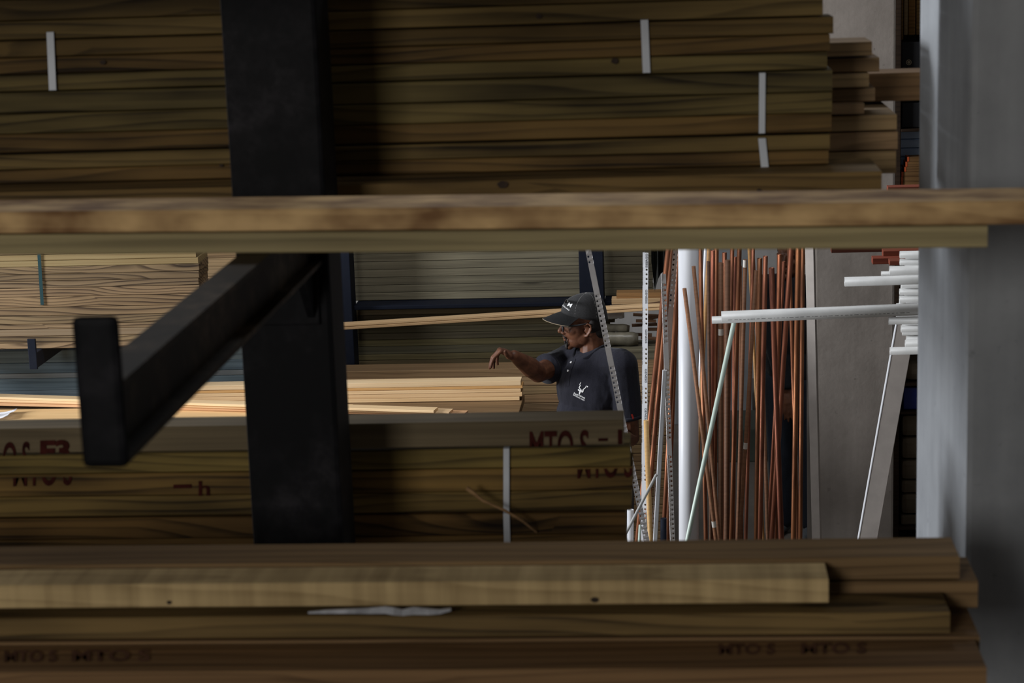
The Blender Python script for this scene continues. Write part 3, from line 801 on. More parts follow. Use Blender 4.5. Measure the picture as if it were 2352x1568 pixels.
GC = 'copper pipes standing in the bunch'
LC = 'copper pipe standing upright in the bunch between the white pipe and concrete pillar'
cop = [  # x top, y top, x at row 1276, width px, Y, tint
    (1682, 560, 1665, 10, 7.95, .55), (1699, 540, 1679, 11, 7.52, 1.15), (1745, 593, 1737, 12, 7.90, .6), (1758, 588, 1745, 11.5, 7.55, 1.15), (1772, 615, 1796, 13.5, 7.30, 1.2),
    (1790, 584, 1781, 11, 7.70, .9), (1819, 540, 1770, 12.5, 7.45, 1.05), (1834, 540, 1822, 12.5, 7.36, 1.1), (1844, 560, 1838, 10, 7.60, .75), (1645, 565, 1640, 12, 7.80, .7),
    (1637, 575, 1634, 11, 7.66, .9), (1608, 560, 1622, 10, 7.85, .65), (1664, 580, 1660, 11, 8.05, .6), (1688, 590, 1684, 10, 8.10, .5), (1730, 560, 1712, 9, 8.0, .55), (1800, 600, 1762, 9, 8.0, .6),
    (1812, 560, 1834, 9, 8.1, .6), (1728, 570, 1770, 9, 8.18, .45)]
for xt, yt, xb, w, Y, k in cop:
    k = random.uniform(0.85, 1.15)          # tarnish differs from pipe to pipe, not with depth
    upright('copper_pipe', xt, yt, xb, w, Y, 'copper', LC, GC, color=(k, k * random.uniform(.86, 1.08), k * random.uniform(.85, 1.1)), wall=0.0014)
LC2 = 'copper pipe leaning in the bunch between the white strip and white pipe'
for xt, yt, xb, w, Y, k in [(1538, 540, 1460, 12, 7.62, 1.25), (1546, 540, 1478, 12, 7.70, 1.1), (1557, 600, 1521, 10, 7.78, 1.05), (1560, 560, 1532, 10, 7.86, .8)]:
    upright('copper_pipe', xt, yt, xb, w, Y, 'copper', LC2, 'copper pipes leaning beside the white pipe', color=(k, k, k), wall=0.0014)
GR = 'brown dowels standing among the copper pipes'
rods = [(1572, 662, 1649, 9.5, 7.12, [(1197, 15)], 'brown dowel slanting right across the white pipe, price label near its foot', 1.25),
        (1593, 611, 1656, 9, 7.24, None, 'brown dowel slanting behind the shorter one, beside the white pipe', 1.15),
        (1627, 600, 1633, 8, 7.40, None, 'thin dark dowel standing just right of the white pipe', .5),
        (1656, 603, 1655, 12, 7.44, [(755, 15)], 'thick brown dowel with a white label at the height of the horizontal pipe', .8),
        (1671, 597, 1669, 14, 7.58, None, 'thickest dark brown dowel among the copper pipes', .6),
        (1712, 596, 1693, 9.5, 7.64, [(597, 17)], 'brown dowel with a white label at its very top', .85),
        (1737, 621, 1697, 9, 7.48, [(1016, 15)], 'brown dowel with a white label halfway down', 1.0),
        (1700, 610, 1704, 8, 7.74, None, 'slim brown dowel half hidden behind the labelled dowels', .9),
        (1752, 850, 1764, 8, 7.82, None, 'short brown dowel standing low among the copper pipes', .95)]
for xt, yt, xb, w, Y, la, lab, k in rods:
    upright('wood_dowel', xt, yt, xb, w, Y, 'rod', lab, GR, cat='dowel', color=(k, k, k), label_at=la)
upright('wood_dowel', 1484, 965, 1495, 12, 7.10, 'dowel', 'honey coloured thick dowel standing in front of the white strip', None, cat='dowel', color=(1, 1, 1))
upright('wood_dowel', 1630, 540, 1590, 9, 7.96, 'dowel', 'pale tan dowel leaning behind the white pipe', None, cat='dowel', color=(.7, .62, .6))
upright('wood_dowel', 1719, 540, 1755, 7, 8.22, 'dowel', 'thin tan dowel slanting behind the copper pipes', None, cat='dowel', color=(.6, .5, .4))
upright('drain_pipe', 1581, 520, 1582, 47, 7.45, 'pvc', 'thick white plastic pipe standing upright, the widest of the bunch', None, wall=0.003, seg=40)
upright('mint_pipe', 1690, 722, 1571, 11, 6.98, 'mint', 'pale mint green pipe leaning across the foot of the white pipe', None, wall=0.0015)
upright('white_strip', 1622, 540, 1588, 7, 8.05, 'alu', 'slim white rod leaning behind the white pipe', None, cat='rod')
upright('conduit', 1508, 1089, 1411, 7, 6.92, 'pvc_old', 'thin grey conduit slanting low across the pipe feet', None)
upright('conduit', 1470, 1205, 1466, 6, 7.3, 'mint', 'thin greenish conduit standing low beside the copper pipes', None)
upright('dark_tube', 1524, 1190, 1524, 15, 7.32, 'navy', 'short dark blue tube standing between the grey trims', None)
upright('drain_pipe', 1448, 1170, 1447, 16, 7.2, 'pvc', 'short white pipe standing behind the end of the stencilled stack', None, wall=0.002)

# perforated tile trims
def trim(name, xt, yt, xb, w, Y, mat, label, holes, texts, face=0.42, flip=False, spin=0.0):
    """Angle trim: solid edge flange plus a flat strip with punched holes; holes = list of row lists along the length in px from the top."""
    foot, top = stand_axis(xt, yt, xb, Y); L = (top - foot).length; s = Y / F
    W = w * s; t = 0.0009
    cx = W * 0.20 * (-1 if flip else 1); r0 = 2.55 * s
    zs = sorted(L - h * s for h in holes)
    bm = bmesh.new()
    hw = W / 2; cell = 4.6 * s
    def strip_quad(z0, z1):
        for yy, in ((0.0,),):
            bm.faces.new([bm.verts.new(v) for v in ((-hw, 0, z0), (hw, 0, z0), (hw, 0, z1), (-hw, 0, z1))])
    z = 0.0
    for h in zs:
        a, b = h - cell, h + cell
        if a < z: continue
        strip_quad(z, a)
        n = 12
        ring = [bm.verts.new((cx + r0 * math.cos(2 * math.pi * k / n), 0, h + r0 * math.sin(2 * math.pi * k / n))) for k in range(n)]
        def outer(k):
            c, sn = math.cos(2 * math.pi * k / n), math.sin(2 * math.pi * k / n)
            ex = (hw - cx) if c > 0 else (hw + cx)
            m = min(ex / abs(c) if abs(c) > 1e-6 else 9, cell / abs(sn) if abs(sn) > 1e-6 else 9)
            return (cx + c * m, 0, h + sn * m)
        out = [bm.verts.new(outer(k)) for k in range(n)]
        for k in range(n): bm.faces.new((ring[k], ring[(k + 1) % n], out[(k + 1) % n], out[k]))
        for (ex, ez) in ((hw, b), (-hw, b), (-hw, a), (hw, a)):     # corner fillers
            ang = math.atan2(ez - h, ex - cx) % (2 * math.pi)
            k = int(ang / (2 * math.pi) * n) % n
            bm.faces.new((out[k], bm.verts.new((ex, 0, ez)), out[(k + 1) % n]))
        z = b
    strip_quad(z, L)
    # turned edge
    sx = hw if flip else -hw
    bm.faces.new([bm.verts.new(v) for v in ((sx, 0, 0), (sx, W * 0.7, 0), (sx, W * 0.7, L), (sx, 0, L))])
    bmesh.ops.remove_doubles(bm, verts=bm.verts, dist=1e-6)
    bmesh.ops.recalc_face_normals(bm, faces=bm.faces)
    bmesh.ops.solidify(bm, geom=bm.faces[:], thickness=t)
    o = link(name, bm_mesh(name, bm), MAT[mat])
    put_upright(o, foot, top, spin)
    tag(o, label, 'trim', 'perforated metal trims among the pipes')
    for tx in texts:                       # punched word, mirrored because the strip shows its back
        me = fit(text_mesh('GENESIS', 1.0, 0.015))
        z1 = L - tx * s; z0 = z1 - 33 * s
        for v in me.vertices:
            v.co = Vector((cx + (v.co.y - 0.5) * 5.2 * s, -0.0012, z1 + (z0 - z1) * v.co.x))
        me['n'] = 1
        link('punched_lettering', me, MAT['dark_ink'], o)
    return o
h1, t1 = [], []
for k in range(12):
    b = 40 + k * 94.6
    h1 += [b, b + 11, b + 22, b + 33]; t1.append(b + 47)
t1 = [t1[0] - 94.6] + t1[:4]
trim('tile_trim', 1483, 580, 1479, 13.6, 7.22, 'alu', 'bright white perforated metal strip with mirrored lettering, standing upright', h1, [max(2, x) for x in t1], spin=math.radians(-24))
trim('tile_trim', 1524, 629, 1546, 11, 7.16, 'trim', 'grey perforated trim whose top ends beside the white pipe', [26 + 12.2 * k for k in range(12)] + [230 + 11.6 * k for k in range(15)] + [440 + 11.8 * k for k in range(40)], [], face=.4)
trim('tile_trim', 1552, 565, 1497, 11.5, 7.34, 'trim_brown', 'brownish perforated trim leaning between the copper pipes and white pipe', [8 + 12 * k for k in range(12)] + [590 + 11.5 * k for k in range(30)], [548], flip=True)
trim('tile_trim', 1350, 570, 1492, 13, 7.0, 'trim', 'long grey perforated trim leaning across in front of the man', [20 + 13 * k for k in range(2)] + [115 + 12 * k for k in range(11)] + [290 + 12 * k for k in range(8)] + [430 + 12 * k for k in range(60)], [], flip=True)
foot, top = stand_axis(1532, 850, 1508, 7.06)
bar('trim_board', foot + Vector((0, 0, 0.01)), top, 0.012, 0.016, 'pvc', 'pale grey grooved moulding strip leaning beside the perforated trims', None, cat='moulding')

# ------------------------------------------------------------------ horizontal plastic pipes on a bracket behind the front pillar
GP = 'white plastic pipes stacked level behind the concrete pillar'
def level_pipe(x, y, d, Y, mat, label, slope=-0.03, xe=2480, color=None, wall=0.0022):
    p = P(x, y, Y); q = P(xe, y + slope * (xe - x), Y)
    bm = bmesh.new(); r = d / F * Y / 2
    add_tube(bm, [Vector(), (q - p) * .5, q - p], r, 18, hollow=wall)
    o = link('plastic_pipe', bm_mesh('plastic_pipe', bm), MAT[mat], loc=p)
    for f in o.data.polygons: f.use_smooth = len(f.vertices) == 4
    return tag(o, label, 'pipe', GP)
pp = level_pipe(1657, 727, 25, 6.55, 'pvc_old', 'longest level grey-white pipe with a printed line, crossing the copper pipes', -0.041)
level_pipe(1635, 735, 17, 6.62, 'pvc_old', 'thinner level pipe lying right behind the longest one', -0.041)
level_pipe(1940, 647, 22, 6.70, 'pvc_old', 'second longest level grey-white pipe, above the printed one', -0.03)
level_pipe(2041, 736.5, 18, 6.55, 'pvc_old', 'short level pipe end just below the printed pipe', -0.02)
level_pipe(2044, 806, 18, 6.45, 'pvc_old', 'lowest level pipe end sticking out past the leaning plank', -0.02)
level_pipe(2024, 628, 10, 6.76, 'pvc_old', 'thin level pipe end above the second longest pipe', -0.02)
level_pipe(2043, 621, 20, 6.62, 'pvc_old', 'thick level pipe end above the second longest pipe', -0.02)
level_pipe(2079, 789, 18, 6.50, 'pvc_old', 'level pipe end lying on the lowest one', -0.02)
k = 0
for y in range(585, 786, 17):
    for lay in range(2):
        x = 2062 + (12 if y < 700 else 16) * lay + random.uniform(-6, 10) + (8 if y < 620 else 0)
        if y > 770 and lay == 0: continue
        level_pipe(x, y + lay * 7, random.choice([15, 17, 17]), 6.80 + lay * 0.10, 'pvc_old', 'stubby plastic pipe end in the dense stack against the concrete pillar', -0.02)
        k += 1
# printed line on the longest pipe
bm = bmesh.new(); rr = 25 / F * 6.55 / 2
x = 1672.0
while x < 2086:
    w = random.uniform(3, 11); 
    y = 727 - 0.041 * (x - 1657) + 7.5
    vs_ = []
    for (u, v) in ((x, y - 1.3), (x + w, y - 1.3 - .041 * w), (x + w, y + 1.3 - .041 * w), (x, y + 1.3)):
        vs_.append(bm.verts.new(P(u, v, 6.55 - rr * 0.86) - pp.location))
    bm.faces.new(vs_); x += w + random.uniform(2, 6)
me = bm_mesh('printed_line', bm); pl = link('printed_line', me, MAT['dark_ink'], pp); pl['kind'] = 'stuff'
# bracket rack
root = empty('pipe_rack', (P(2300, 700, 6.8).x, 6.95, 0)); tag(root, 'steel pipe rack hidden behind the front concrete pillar', 'rack')
ro = root.location
zlow = P(2300, 806, 6.5).z
for dx in (0.0,):
    rel_box('upright', (ro.x + dx - .03, 6.93, 0), (ro.x + dx + .03, 6.99, 3.0), 'navy', root, (ro.x, ro.y, 0))
    for z in (zlow - 0.035, P(2300, 648.5, 6.7).z + 0.018):
        rel_box('bracket', (ro.x + dx - .02, 6.35, z - .032), (ro.x + dx + .02, 6.93, z - .02), 'navy', root, (ro.x, ro.y, 0))

# red-brown square downpipes above them
GD = 'red-brown square downpipes above the plastic pipes'
def box_pipe(x, y0, y1, Y, label, xe=2420, col=(1, 1, 1)):
    board('square_downpipe', x, xe, y0, y1, 2060, Y, 0.05, 'redwood', label, GD, col, cat='downpipe')
box_pipe(1910, 560, 578, 7.16, 'longest dark brown downpipe lying on top of the pile', col=(.6, .7, .75))
box_pipe(2005, 590, 606, 7.02, 'red-brown downpipe sticking out furthest of the lower ones', col=(1.1, 1, 1))
box_pipe(2029, 574, 589.5, 7.05, 'red-brown downpipe lying above the furthest reaching one')
box_pipe(2044, 597, 609, 6.90, 'dark red downpipe end below the others', col=(.9, .9, .9))
box_pipe(2040, 428, 440, 7.0, 'thin red-brown batten showing just above the mottled plank', col=(1, 1, 1))

# leaning plank in front of the back pillar
a, b = P(1988, 1276, 8.6), P(2090, 700, 8.6)
d = b - a; foot = a - d * (a.z / d.z)
wpl = 42 / F * 8.6; 
bm = bmesh.new(); L = (b - foot).length
add_box(bm, (-wpl / 2, 0, 0), (wpl / 2, 0.035, L), 0.002)
o = link('leaning_plank', bm_mesh('leaning_plank', bm), MAT['concrete_warm'], color=(1, 1, 1)); 
o.data.materials.clear(); MAT['fibre'] = plain('pale_fibre_board', (0.40, 0.36, 0.33), 0.85, var=0.1, scale=10); o.data.materials.append(MAT['fibre'])
put_upright(o, foot + Vector((0, 0, 0.008)), b)
tag(o, 'pale grey plank leaning at an angle in front of the concrete pillar', 'plank')
bm = bmesh.new(); add_box(bm, (-wpl / 2 - 0.004, -0.001, 0.0), (-wpl / 2 - 0.0005, 0.036, L), 0.0005)  # white strip paints the light on the plank's narrow side
link('lit_edge_strip', bm_mesh('lit_edge_strip', bm), MAT['alu'], o)

# ------------------------------------------------------------------ shelf unit glimpsed between the two pillars
YS = 10.8
root = empty('storage_shelf', (P(2200, 700, YS).x, YS, 0)); tag(root, 'dark wooden storage shelf glimpsed between the two concrete pillars', 'shelf')
ro = root.location
def sx(px): return P(px, 700, YS).x
rel_box('upright', (sx(2048), YS, 0), (sx(2067), YS + .45, 3.6), 'darkwood', root, (ro.x, ro.y, 0))
rel_box('upright', (sx(2300), YS, 0), (sx(2318), YS + .45, 3.6), 'darkwood', root, (ro.x, ro.y, 0))
rel_box('back_panel', (sx(2048), YS + .45, 0), (sx(2318), YS + .47, 3.6), 'darkwood', root, (ro.x, ro.y, 0))
def sz(py): return P(2085, py, YS).z
for py in (161, 296, 430, 700, 880, 945, 1210):
    rel_box('shelf_panel', (sx(2067), YS, sz(py + 7)), (sx(2300), YS + .45, sz(py)), 'darkwood', root, (ro.x, ro.y, 0))
def on_shelf(name, x0, x1, y0, y1, mat, label, cat, group=None, dy=0.03, depth=0.3, bevel=0.006, color=None):
    X0, X1 = sx(x0), sx(x1); z0, z1 = sz(y1), sz(y0)
    bm = bmesh.new(); add_box(bm, (0, 0, 0), (X1 - X0, depth, z1 - z0), bevel)
    return tag(link(name, bm_mesh(name, bm), MAT[mat], loc=(X0, YS + dy, z0), color=color), label, cat, group)
for i, (a, b, m, c) in enumerate([(2068, 2077, 'brown', (1.0, .85, .5)), (2078, 2087, 'pale', (.5, .45, .36)), (2088, 2104, 'brown', (1.0, .8, .45)), (2106, 2124, 'brown', (.9, .8, .5))]):
    on_shelf('upright_batten', a, b, -120, 84 if i != 0 else 95, m, ['golden batten standing beside the shelf upright', 'pale plastic wrapped batten between the golden ones', 'broad golden batten behind the black box', 'golden batten by the pillar edge'][i], 'batten', 'battens standing on the black box shelf', dy=0.12, depth=.04, color=c)
box = on_shelf('black_box', 2068, 2150, 97, 160, 'black', 'black box with a pale ring mark on the shelf', 'box')
bm = bmesh.new()
for r1, r2 in ((6.2, 4.6), (3.3, 0.01)):
    s = YS / F; n = 24; cxp, cyp = P(2089, 144, YS).x - box.location.x, P(2089, 144, YS).z - box.location.z
    A = [bm.verts.new((cxp + r1 * s * math.cos(2 * math.pi * k / n), -0.001, cyp + r1 * s * math.sin(2 * math.pi * k / n))) for k in range(n)]
    B = [bm.verts.new((cxp + r2 * s * math.cos(2 * math.pi * k / n), -0.001, cyp + r2 * s * math.sin(2 * math.pi * k / n))) for k in range(n)]
    for k in range(n): bm.faces.new((A[k], A[(k + 1) % n], B[(k + 1) % n], B[k]))
link('ring_mark', bm_mesh('ring_mark', bm), MAT['ring'], box)['kind'] = 'stuff'
on_shelf('black_gap_block', 2070, 2150, 237, 295, 'black', 'black block standing in for the dark gap below the ring-marked box', 'crate')  # shade of the empty gap put in as a black block
for i in range(6):
    on_shelf('folded_sheet', 2068, 2150, 305 + i * 20.7, 305 + (i + 1) * 20.7 - 1, 'lightblue', '%s pale blue folded sheet from the top of the stack on the shelf' % ordinal(i), 'sheet', 'pale blue sheets on the shelf', dy=.12, bevel=.01)
for i in range(6):
    x0 = [2084, 2080, 2077, 2071, 2070, 2070][i]
    p = on_shelf('small_plank', x0, 2150, 361 + i * 11.4, 361 + (i + 1) * 11.4 - .6, 'brown', '%s small plank with an orange painted end from the top on the shelf' % ordinal(i), 'plank', 'orange ended planks on the shelf', dy=.01, depth=.09, bevel=.001, color=(1.2, 1.0, .8))
    bm = bmesh.new(); hgt = sz(361 + i * 11.4) - sz(361 + (i + 1) * 11.4 - .6); add_box(bm, (-0.004, -0.001, 0.0005), (0.006, .091, hgt + .0005), 0)
    link('painted_end', bm_mesh('painted_end', bm), MAT['orange'], p)
on_shelf('blue_bin', 2078, 2160, 893, 943.5, 'blue', 'deep blue storage bin on the shelf', 'bin')
for i, (a, b) in enumerate([(956, 1006), (1008, 1058), (1060, 1106), (1137, 1185), (1187, 1209)]):
    on_shelf('sack', 2074, 2160, a, b, 'sack', '%s beige sack from the top of the heap under the blue bin' % ordinal(i), 'sack', 'beige sacks under the blue bin', bevel=.03 if b - a > 30 else .01, color=(1, 1, 1))
on_shelf('sack', 2074, 2160, 1107, 1136, 'sack', 'thin dark sack squashed between the beige sacks', 'sack', 'beige sacks under the blue bin', bevel=.02)
on_shelf('white_bag', 2080, 2160, 835, 878.5, 'sack', 'rounded pale bag on the shelf above the blue bin', 'bag', bevel=.04)

MAT['backdrop'] = plain('backdrop_box_paint', (0.16, 0.165, 0.17), 0.5, var=0.1)
# things in the background behind the pipes
def ground_box(name, x0, x1, y0, Y, depth, mat, label, cat, bevel=.01):
    a, b = P(x0, y0, Y), P(x1, y0, Y)
    bm = bmesh.new(); add_box(bm, (0, 0, 0), (b.x - a.x, depth, a.z), bevel)
    return tag(link(name, bm_mesh(name, bm), MAT[mat], loc=(a.x, Y, 0)), label, cat)
ground_box('green_crate', 1640, 1762, 985, 12.6, .5, 'greenbox', 'dull green crate standing on the floor behind the copper pipes', 'crate')
ground_box('cardboard_box', 1796, 1816, 1172, 11.6, .3, 'card', 'small cardboard box on the floor behind the standing person', 'box')
ground_box('added_backdrop_box', 1540, 1725, 470, 13.6, .5, 'backdrop', 'grey box added to darken the background behind the copper pipes', 'backdrop')  # box added to darken what shows between the pipes

# pale board standing against the corner of the back pillar
foot, top = stand_axis(1860, 555, 1877, 9.5)
bm = bmesh.new(); L = (top - foot).length; wb = 21 / F * 9.5
add_box(bm, (-wb / 2, -0.01, 0), (wb / 2, 0.012, L), 0.002)
o = link('pale_board', bm_mesh('pale_board', bm), MAT['fibre']); put_upright(o, foot + Vector((0, 0, .003)), top, math.radians(-28))
tag(o, 'narrow pale board standing upright against the corner of the back concrete pillar', 'board')

# ------------------------------------------------------------------ people
from mathutils.bvhtree import BVHTree

def skin_material():
    N = NT('brown_skin'); p = N.obj()
    n = N.noise(p, 22.0, 4.0, 0.6); f = N.noise(p, 160.0, 2.0)
    c = N.mix(N.ramp(n, [(0.35, 0.0), (0.7, 1.0)]), (0.075, 0.029, 0.015), (0.165, 0.068, 0.036))
    N.l(c, N.b.inputs['Base Color']); N.b.inputs['Roughness'].default_value = 0.48
    N.b.inputs['Specular IOR Level'].default_value = 0.28
    N.bump(f, 0.15, 0.001)
    return N.m
def cloth(name, a, b, wrinkle=0.5, rough=0.9):
    N = NT(name); p = N.obj()
    w = N.noise(N.vmath('MULTIPLY', p, (9, 9, 3.5)), 1.0, 3.0, 0.55)
    f = N.noise(p, 240.0, 2.0)
    c = N.mix(N.ramp(N.math('ADD', N.math('MULTIPLY', w, 0.6), N.math('MULTIPLY', f, 0.4)), [(0.35, 0.0), (0.65, 1.0)]), a, b)
    N.l(c, N.b.inputs['Base Color']); N.b.inputs['Roughness'].default_value = rough
    N.b.inputs['Specular IOR Level'].default_value = 0.15
    N.b.inputs['Sheen Weight'].default_value = 0.06
    N.bump(w, wrinkle, 0.03)
    return N.m
MAT['skin'] = skin_material()
MAT['polo'] = cloth('charcoal_navy_polo_cloth', (0.0085, 0.0085, 0.0130), (0.0190, 0.0192, 0.028))
MAT['cap'] = cloth('washed_black_cap_cloth', (0.017, 0.017, 0.0175), (0.036, 0.036, 0.037), 0.15)
MAT['jacket'] = cloth('black_jacket_cloth', (0.006, 0.006, 0.008), (0.016, 0.017, 0.020))
MAT['jeans'] = cloth('dark_denim', (0.010, 0.013, 0.020), (0.026, 0.032, 0.044))
MAT['hair'] = plain('black_hair', (0.012, 0.009, 0.008), 0.7, var=0.4, scale=60, bump=0.4, bscale=200)
MAT['lips'] = plain('lip_skin', (0.20, 0.075, 0.055), 0.45, var=0.1)
MAT['eye'] = plain('eye_white', (0.6, 0.57, 0.53), 0.2, var=0.03)
MAT['print'] = plain('white_embroidery', (0.72, 0.72, 0.72), 0.7, var=0.05)
MAT['seam'] = plain('grey_seam_thread', (0.16, 0.155, 0.15), 0.9, var=0.1)
MAT['redtag'] = plain('red_sleeve_tag', (0.45, 0.03, 0.02), 0.7, var=0.1)
MAT['boot'] = plain('grey_worn_boot', (0.10, 0.11, 0.12), 0.7, var=0.25, scale=14)
N_ = NT('spectacle_lens'); N_.b.inputs['Base Color'].default_value = (0.95, 0.97, 1, 1); N_.b.inputs['Transmission Weight'].default_value = 1.0
N_.b.inputs['Roughness'].default_value = 0.02; N_.b.inputs['IOR'].default_value = 1.05; MAT['lens'] = N_.m

def ell(bm, c, r, R=None):
    g = bmesh.ops.create_icosphere(bm, subdivisions=3, radius=1.0)
    for v in g['verts']:
        q = Vector((v.co.x * r[0], v.co.y * r[1], v.co.z * r[2]))
        v.co = Vector(c) + (R @ q if R is not None else q)
def chain(bm, pts, radii, seg=14, caps=True):
    pts = [Vector(p) for p in pts]
    add_tube(bm, pts, radii, seg)
    for i, p in enumerate(pts):
        if caps or 0 < i < len(pts) - 1: ell(bm, p, (radii[i] * 0.995,) * 3)
def fuse(name, bm, voxel, smooth=4, factor=0.5):
    """Melt overlapping closed shapes into one continuous surface."""
    me = bm_mesh(name, bm)
    o = bpy.data.objects.new(name, me); C.objects.link(o)
    m = o.modifiers.new('r', 'REMESH'); m.mode = 'VOXEL'; m.voxel_size = voxel
    s = o.modifiers.new('s', 'SMOOTH'); s.iterations = smooth; s.factor = factor
    dg = bpy.context.evaluated_depsgraph_get()
    out = bpy.data.meshes.new_from_object(o.evaluated_get(dg))
    bpy.data.objects.remove(o); bpy.data.meshes.remove(me)
    for p in out.polygons: p.use_smooth = True
    out.name = name
    return out

def head_parts(bm, T):
    """Head shapes in head axes (x = left, y = face, z = up; eyes at z = 0) put into place by matrix T."""
    R = T.to_3x3()
    def e(c, r, rot=None): ell(bm, T @ Vector(c), r, R @ rot if rot is not None else R)
    def ch(pts, rad): chain(bm, [T @ Vector(p) for p in pts], rad, 10)
    e((0, -0.015, 0.035), (0.074, 0.094, 0.083))
    e((0, 0.028, -0.025), (0.060, 0.060, 0.080))
    e((0, 0.030, -0.075), (0.050, 0.052, 0.040))
    e((0, 0.070, -0.102), (0.022, 0.019, 0.019))
    for s in (-1, 1):
        e((s * 0.040, 0.048, -0.026), (0.020, 0.026, 0.022))
        e((s * 0.044, 0.004, -0.062), (0.014, 0.034, 0.034))
        e((s * 0.031, 0.074, 0.020), (0.024, 0.014, 0.010))
        e((s * 0.014, 0.093, -0.036), (0.0085, 0.011, 0.008))
        # ear: rim, lobe and bowl
        rim = [(0.066, 0.006, 0.014), (0.075, 0.004, 0.026), (0.081, -0.010, 0.033), (0.084, -0.022, 0.024), (0.084, -0.024, 0.006), (0.080, -0.014, -0.012), (0.074, -0.003, -0.026), (0.068, 0.004, -0.028), (0.066, 0.006, -0.020)]
        ch([(s * x, y - 0.008, z - 0.024) for x, y, z in rim], [0.004, 0.0045, 0.0048, 0.0048, 0.0048, 0.0048, 0.006, 0.006, 0.004])
        e((s * 0.071, -0.016, -0.022), (0.005, 0.013, 0.026))
        e((s * 0.070, -0.002, -0.026), (0.004, 0.004, 0.006))
    ch([(0, 0.082, 0.014), (0, 0.095, -0.008), (0, 0.108, -0.026)], [0.009, 0.010, 0.0125])
    e((0, 0.099, -0.034), (0.010, 0.011, 0.007))
    e((0, 0.082, -0.050), (0.022, 0.013, 0.012))
    e((0, 0.0905, -0.058), (0.020, 0.0095, 0.0065))
    e((0, 0.0885, -0.0705), (0.019, 0.0095, 0.0075))

def hand_parts(bm, wrist, knuckle, lat, down, curl, thumb, scale=1.0, spread=0.0195):
    """Palm, four unequal jointed fingers and a thumb. lat points to the thumb side, down is the way the fingers bend."""
    wrist, knuckle = Vector(wrist), Vector(knuckle); lat = Vector(lat).normalized(); down = Vector(down).normalized()
    ax = (knuckle - wrist).normalized()
    lat = (lat - ax * lat.dot(ax)).normalized(); nrm = ax.cross(lat)
    c = wrist.lerp(knuckle, 0.55)
    R = Matrix((ax, lat, nrm)).transposed()
    L = (knuckle - wrist).length
    ell(bm, c, (L * 0.58, 0.040 * scale, 0.0155 * scale), R)
    ell(bm, wrist.lerp(knuckle, .85), (L * 0.26, 0.040 * scale, 0.0135 * scale), R)
    lens = [(0.043, 0.026, 0.021), (0.047, 0.030, 0.022), (0.044, 0.028, 0.021), (0.034, 0.021, 0.018)]
    for i in range(4):
        k = knuckle + lat * (1.5 - i) * spread * scale - ax * 0.006 * abs(i - 1)
        p = [k - ax * 0.02, k]; q = k
        for j, l in enumerate(lens[i]):
            a = curl[i][j]
            dr = (ax * math.cos(a) + down * math.sin(a)).normalized()
            q = q + dr * l * scale; p.append(q)
        chain(bm, p, [0.0085 * scale, 0.0098 * scale, 0.0088 * scale, 0.0078 * scale, 0.0068 * scale], 9)
    chain(bm, [Vector(t) for t in thumb], [0.015 * scale, 0.0125 * scale, 0.0105 * scale, 0.0085 * scale], 9)

def axes(fwd, up):
    f = Vector(fwd).normalized(); u = Vector(up); u = (u - f * u.dot(f)).normalized(); x = f.cross(u) * -1
    x = u.cross(f) * -1      # left = up x forward reversed keeps (left, forward, up) right handed
    return Matrix((f.cross(u), f, u)).transposed()

def decal(name, tris, bvh, mat, parent, offset=0.0016, inv=None):
    """Flat marks given in photo pixels, laid on a surface. tris = mesh whose x,y are pixels."""
    bm = bmesh.new(); bm.from_mesh(tris)
    bmesh.ops.subdivide_edges(bm, edges=[e for e in bm.edges if (e.verts[0].co - e.verts[1].co).length > 3], cuts=1)
    for v in bm.verts:
        d = (M @ Vector((v.co.x - 1176.0, 784.0 - v.co.y, -F))).normalized()
        h = bvh.ray_cast(CAM + d * 5, d)
        q = h[0] if h[0] is not None else CAM + d * 9.0
        v.co = q - d * offset
    if inv is not None: bm.transform(inv)
    bm.to_mesh(tris); bm.free()
    return link(name, tris, MAT[mat], parent)

def poly_strokes(strokes, org, sc):
    """2-D strokes (crop pixels) to a flat mesh in photo pixels."""
    bm = bmesh.new()
    for pts, wd in strokes:
        pts = [Vector((org[0] + x / sc, org[1] + y / sc, 0)) for x, y in pts]; L, Rr = [], []
        for i, p in enumerate(pts):
            d = (pts[min(i + 1, len(pts) - 1)] - pts[max(i - 1, 0)]).normalized(); nn = Vector((-d.y, d.x, 0)) * (wd[i] if hasattr(wd, '__len__') else wd) / sc / 2
            L.append(bm.verts.new(p + nn)); Rr.append(bm.verts.new(p - nn))
        for i in range(len(pts) - 1): bm.faces.new((L[i], L[i + 1], Rr[i + 1], Rr[i]))
    me = bpy.data.meshes.new('s'); bm.to_mesh(me); bm.free(); return me

def text_px(body, o, ux, uy, bold=0.0):
    """Text with its unit box carried to photo pixels: origin o, baseline vector ux, height vector uy."""
    me = fit(text_mesh(body, 1.0, bold))
    for v in me.vertices:
        v.co = Vector((o[0] + ux[0] * v.co.x + uy[0] * v.co.y, o[1] + ux[1] * v.co.x + uy[1] * v.co.y, 0))
    return me

